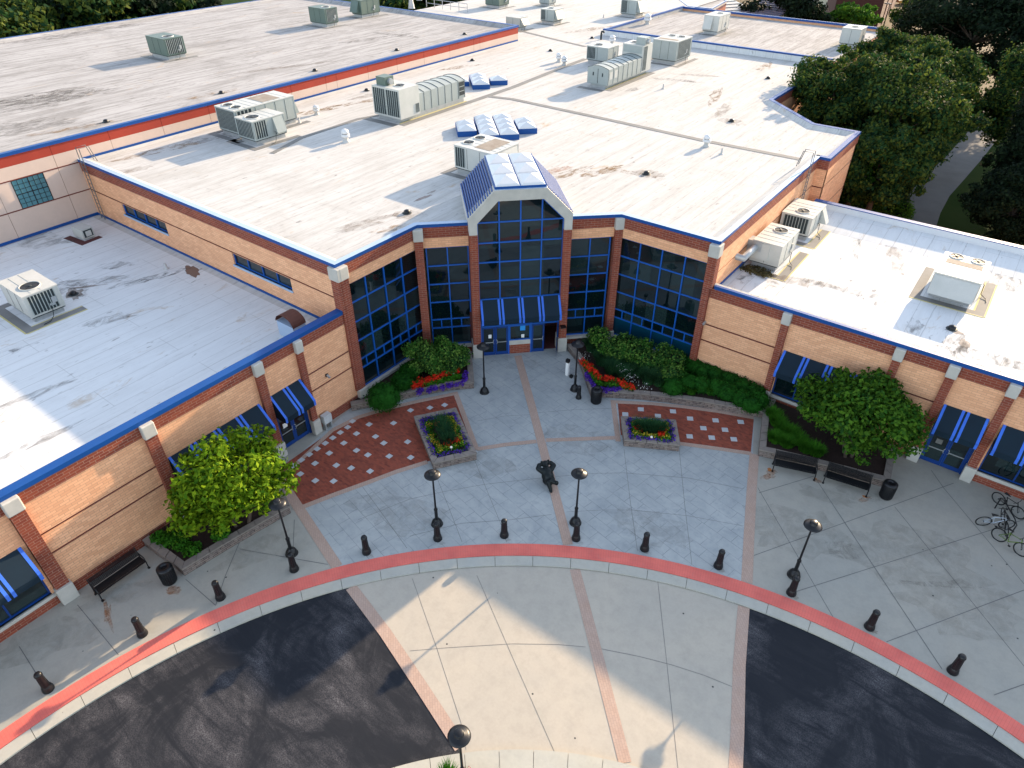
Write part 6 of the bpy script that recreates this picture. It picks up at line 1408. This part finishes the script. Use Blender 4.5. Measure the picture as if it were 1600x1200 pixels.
x, y = G(1424, 25, 3.0); tree('small_tree', 'thin pale tree between lamp posts and parking lot', (x, y, -.15), 5, (x, y, 3.2, 3.6, 3.6, 3.0), 4000, .26, 'leaf_tree', 133, .15, nb=16, kcore=0)
for i, (P, z, r, rz) in enumerate((((20, 35), 5, 9, 5), ((80, 22), 5, 9, 6), ((130, 18), 5, 10, 6), ((185, 5), 5, 10, 6), ((240, -5), 5, 10, 6), ((300, -12), 5, 9, 5), ((-40, 60), 5, 10, 6), ((50, -10), 7, 12, 7), ((150, -30), 7, 12, 7))):
    x, y = G(*P, z); tree('wood_tree', 'dark wood tree behind the high roof, %s' % ['lowest at the left, touching the roof edge', 'second along the roof edge', 'third along the roof edge', 'fourth along the roof edge', 'fifth along the roof edge', 'last before the lawn', 'at the left picture edge', 'in the back row at left', 'in the back row at right'][i],
        (x, y, -.15), z + rz, (x, y, z, r, r, rz), 9000, .5, ('leaf_tree', 'leaf_dark', 'leaf_tree', 'leaf_dark')[i % 4], 140 + i, .4, group='wood behind the high roof', nb=20, kcore=.6)
for i, (P, r) in enumerate((((625, -6), 9), ((700, -14), 9), ((600, -16), 10))):
    x, y = G(*P, 4); tree('wood_tree', 'far tree behind the flues at the top, %s' % ['left', 'right', 'rear'][i], (x, y, -.15), 10, (x, y, 4, r, r, 5), 6000, .5, 'leaf_tree', 160 + i, .4, group='trees behind the flues', nb=18, kcore=.6)

# ---------------------------------------------------------------- background buildings and cars
def house(name, lb, pts, h, mw, mr, cat='building'):
    cx = sum(p[0] for p in pts) / len(pts); cy = sum(p[1] for p in pts) / len(pts); e = empty(name, (cx, cy, 0), label=lb, cat=cat)
    L = [(p[0] - cx, p[1] - cy) for p in pts]; mb = MB(); mb.prism(L, -.15, h, mw); mb.build('wall', e)
    mb = MB(); mb.prism([(p[0] * 1.01, p[1] * 1.01) for p in L], h + .001, h + .25, mr); mb.build('roof', e); return e, (cx, cy)
# annex with angled corner beyond the rear roof
a = [G(*p, 8.6) for p in ((1040, -12), (1074, 14), (1112, 18), (1135, 5), (1128, -22))]
e, c = house('annex', 'low brick annex with an angled blue-edged roof at the top of the picture', a, 8.6, 'red_brick', 'roof_worn')
mb = MB(); L = [(p[0] - c[0], p[1] - c[1]) for p in a]
for i in range(len(L)): mb.prism([L[i], L[(i + 1) % len(L)], tuple(v * .96 for v in L[(i + 1) % len(L)]), tuple(v * .96 for v in L[i])], 8.3, 9.0, 'blue_metal', 'coping_pale')
mb.build('coping', e)
# violet ribbed roof building
def slab_house(name, lb, near, depth, z0, z1, mw, mr, ribs=0):
    """near: two ground points of the front eave; roof rises from z0 at the front to z1 at the back"""
    (x0, y0), (x1, y1) = near; L = math.hypot(x1 - x0, y1 - y0); u = ((x1 - x0) / L, (y1 - y0) / L); v = (-u[1], u[0]); e = empty(name, (x0, y0, 0), label=lb, cat='building')
    T = lambda p: (u[0] * p[0] + v[0] * p[1], u[1] * p[0] + v[1] * p[1], p[2])
    mb = MB(T); mb.box(.3, L - .3, .3, depth, -.15, z0 - .02, mw); mb.add([(L - .3, .3, z0 - .05), (L - .3, depth, z0 - .05), (L - .3, depth, z1 - .1)], [(0, 1, 2)], mw); mb.build('wall', e)
    mb = MB(T); mb.hexa([(0, 0, z0 - .2), (L, 0, z0 - .2), (L, depth, z1 - .2), (0, depth, z1 - .2)], [(0, 0, z0), (L, 0, z0), (L, depth, z1), (0, depth, z1)], mr)
    for k in range(ribs):
        f = k / ribs; y = f * depth; mb.hexa([(0, y, z0 + (z1 - z0) * f + .01), (L, y, z0 + (z1 - z0) * f + .01), (L, y + .12, z0 + (z1 - z0) * f + .03), (0, y + .12, z0 + (z1 - z0) * f + .03)], [(0, y, z0 + (z1 - z0) * f + .14), (L, y, z0 + (z1 - z0) * f + .14), (L, y + .12, z0 + (z1 - z0) * f + .15), (0, y + .12, z0 + (z1 - z0) * f + .15)], mr)
    mb.build('roof', e); return e
slab_house('store_building', 'long building with a violet ribbed roof behind the rear roof edge', (G(1085, 43, 4), G(1152, 54, 4)), 30, 4.0, 7.5, 'far_wall_cream', 'far_roof_violet', 26)
slab_house('cream_house', 'cream gabled building with a pale roof between the pine and the brown store', (G(1192, 58, 4), G(1262, 52, 4)), 22, 4.0, 6.2, 'far_wall_cream', 'unit_pale', 12)
pts = [G(*p, 0) for p in ((1297, 42), (1368, 50), (1398, 8), (1350, -60), (1280, -55))]
e, c = house('brick_store', 'dark brown brick building at the top right beside the lamp posts', pts, 10, 'brown_brick_far', 'brown_brick_far')
mb = MB(); q = [(p[0] - c[0], p[1] - c[1]) for p in pts]
for f in (.25, .62): a_ = lerp2(q[1], q[2], f); b_ = lerp2(q[1], q[2], f + .2); o_ = .15; mb.hexa([(a_[0] - .1, a_[1], 0), (b_[0] - .1, b_[1], 0), (b_[0] + o_, b_[1], 0), (a_[0] + o_, a_[1], 0)], [(a_[0] - .1, a_[1], 5.5), (b_[0] - .1, b_[1], 5.5), (b_[0] + o_, b_[1], 5.5), (a_[0] + o_, a_[1], 5.5)], 'gap_dark'); mb.build('window', e); mb = MB()
def car(P, ang, m, lb):
    x, y = G(*P); e = empty('parked_car', (x, y, -.12), ang, label=lb, cat='car', group='cars in the far parking lot')
    mb = MB(); prof = [(-2.25, .35), (-2.25, .85), (-1.3, .98), (1.3, .98), (2.25, .78), (2.25, .35)]
    def ext(mb, prof, w, m): n = len(prof); mb.add([(a, -w, z) for a, z in prof] + [(a, w, z) for a, z in prof], [tuple(range(n)), tuple(range(2 * n - 1, n - 1, -1))] + [(i, (i + 1) % n, n + (i + 1) % n, n + i) for i in range(n)], m)
    ext(mb, prof, .9, m); mb.build('body', e, .06)
    mb = MB(); ext(mb, [(-1.5, .981), (-1.0, 1.45), (.5, 1.47), (1.2, .981)], .76, 'window_glass'); c_ = mb.build('window', e)
    mb = MB(); mb.box(-1.0, .5, -.74, .74, 1.45, 1.5, m); mb.build('roof', e)
    for a_ in (-1.4, 1.4):
        for s_ in (-.92, .72):
            mb = MB(); mb.tube([(a_, s_, .33), (a_, s_ + .2, .33)], .33, 'rubber', 16); mb.build('wheel', e)
car((1418, 6), .5, 'car_orange', 'orange-brown car parked in the far lot'); car((1412, -2), .5, 'car_silver', 'silver car behind the orange-brown one in the far lot'); car((1442, -1), .5, 'car_blue', 'blue car at the right end of the far parked cars')
for i, (P, Q) in enumerate((((1372, 70), 12), ((1403, 62), 12))):
    x, y = G(*P); e = empty('lot_lamp', (x, y, 0), label=('left', 'right')[i] + ' tall dark lamp post by the parking lot', cat='street lamp', group='tall lot lamp posts')
    mb = MB(); mb.tube([(0, 0, 0), (0, 0, 6.5)], [.14, .08], 'black_metal', 8); mb.build('pole', e); mb = MB(); mb.box(-.9, .2, -.2, .2, 6.5, 6.65, 'black_metal'); mb.build('lamp_head', e)
# island plants at the foot of the bottom lamp
x, y = G(717, 1145, 3.6)
blades('island_plants', [(x + .2, y - .1, 0, .7), (x - .6, y - .2, 0, .6), (x + .9, y + .3, 0, .5)], 700, .55, 'leaf_bright', 'straggly plants at the foot of the bottom street lamp', 'plants', 170)
leaves('island_flowers', None, [(x + .3, y + .1, .35, .5, .4, .12)], 90, .06, 'petal_red', seed=171, label='few red blossoms at the foot of the bottom street lamp', cat='flowers', kind='stuff')
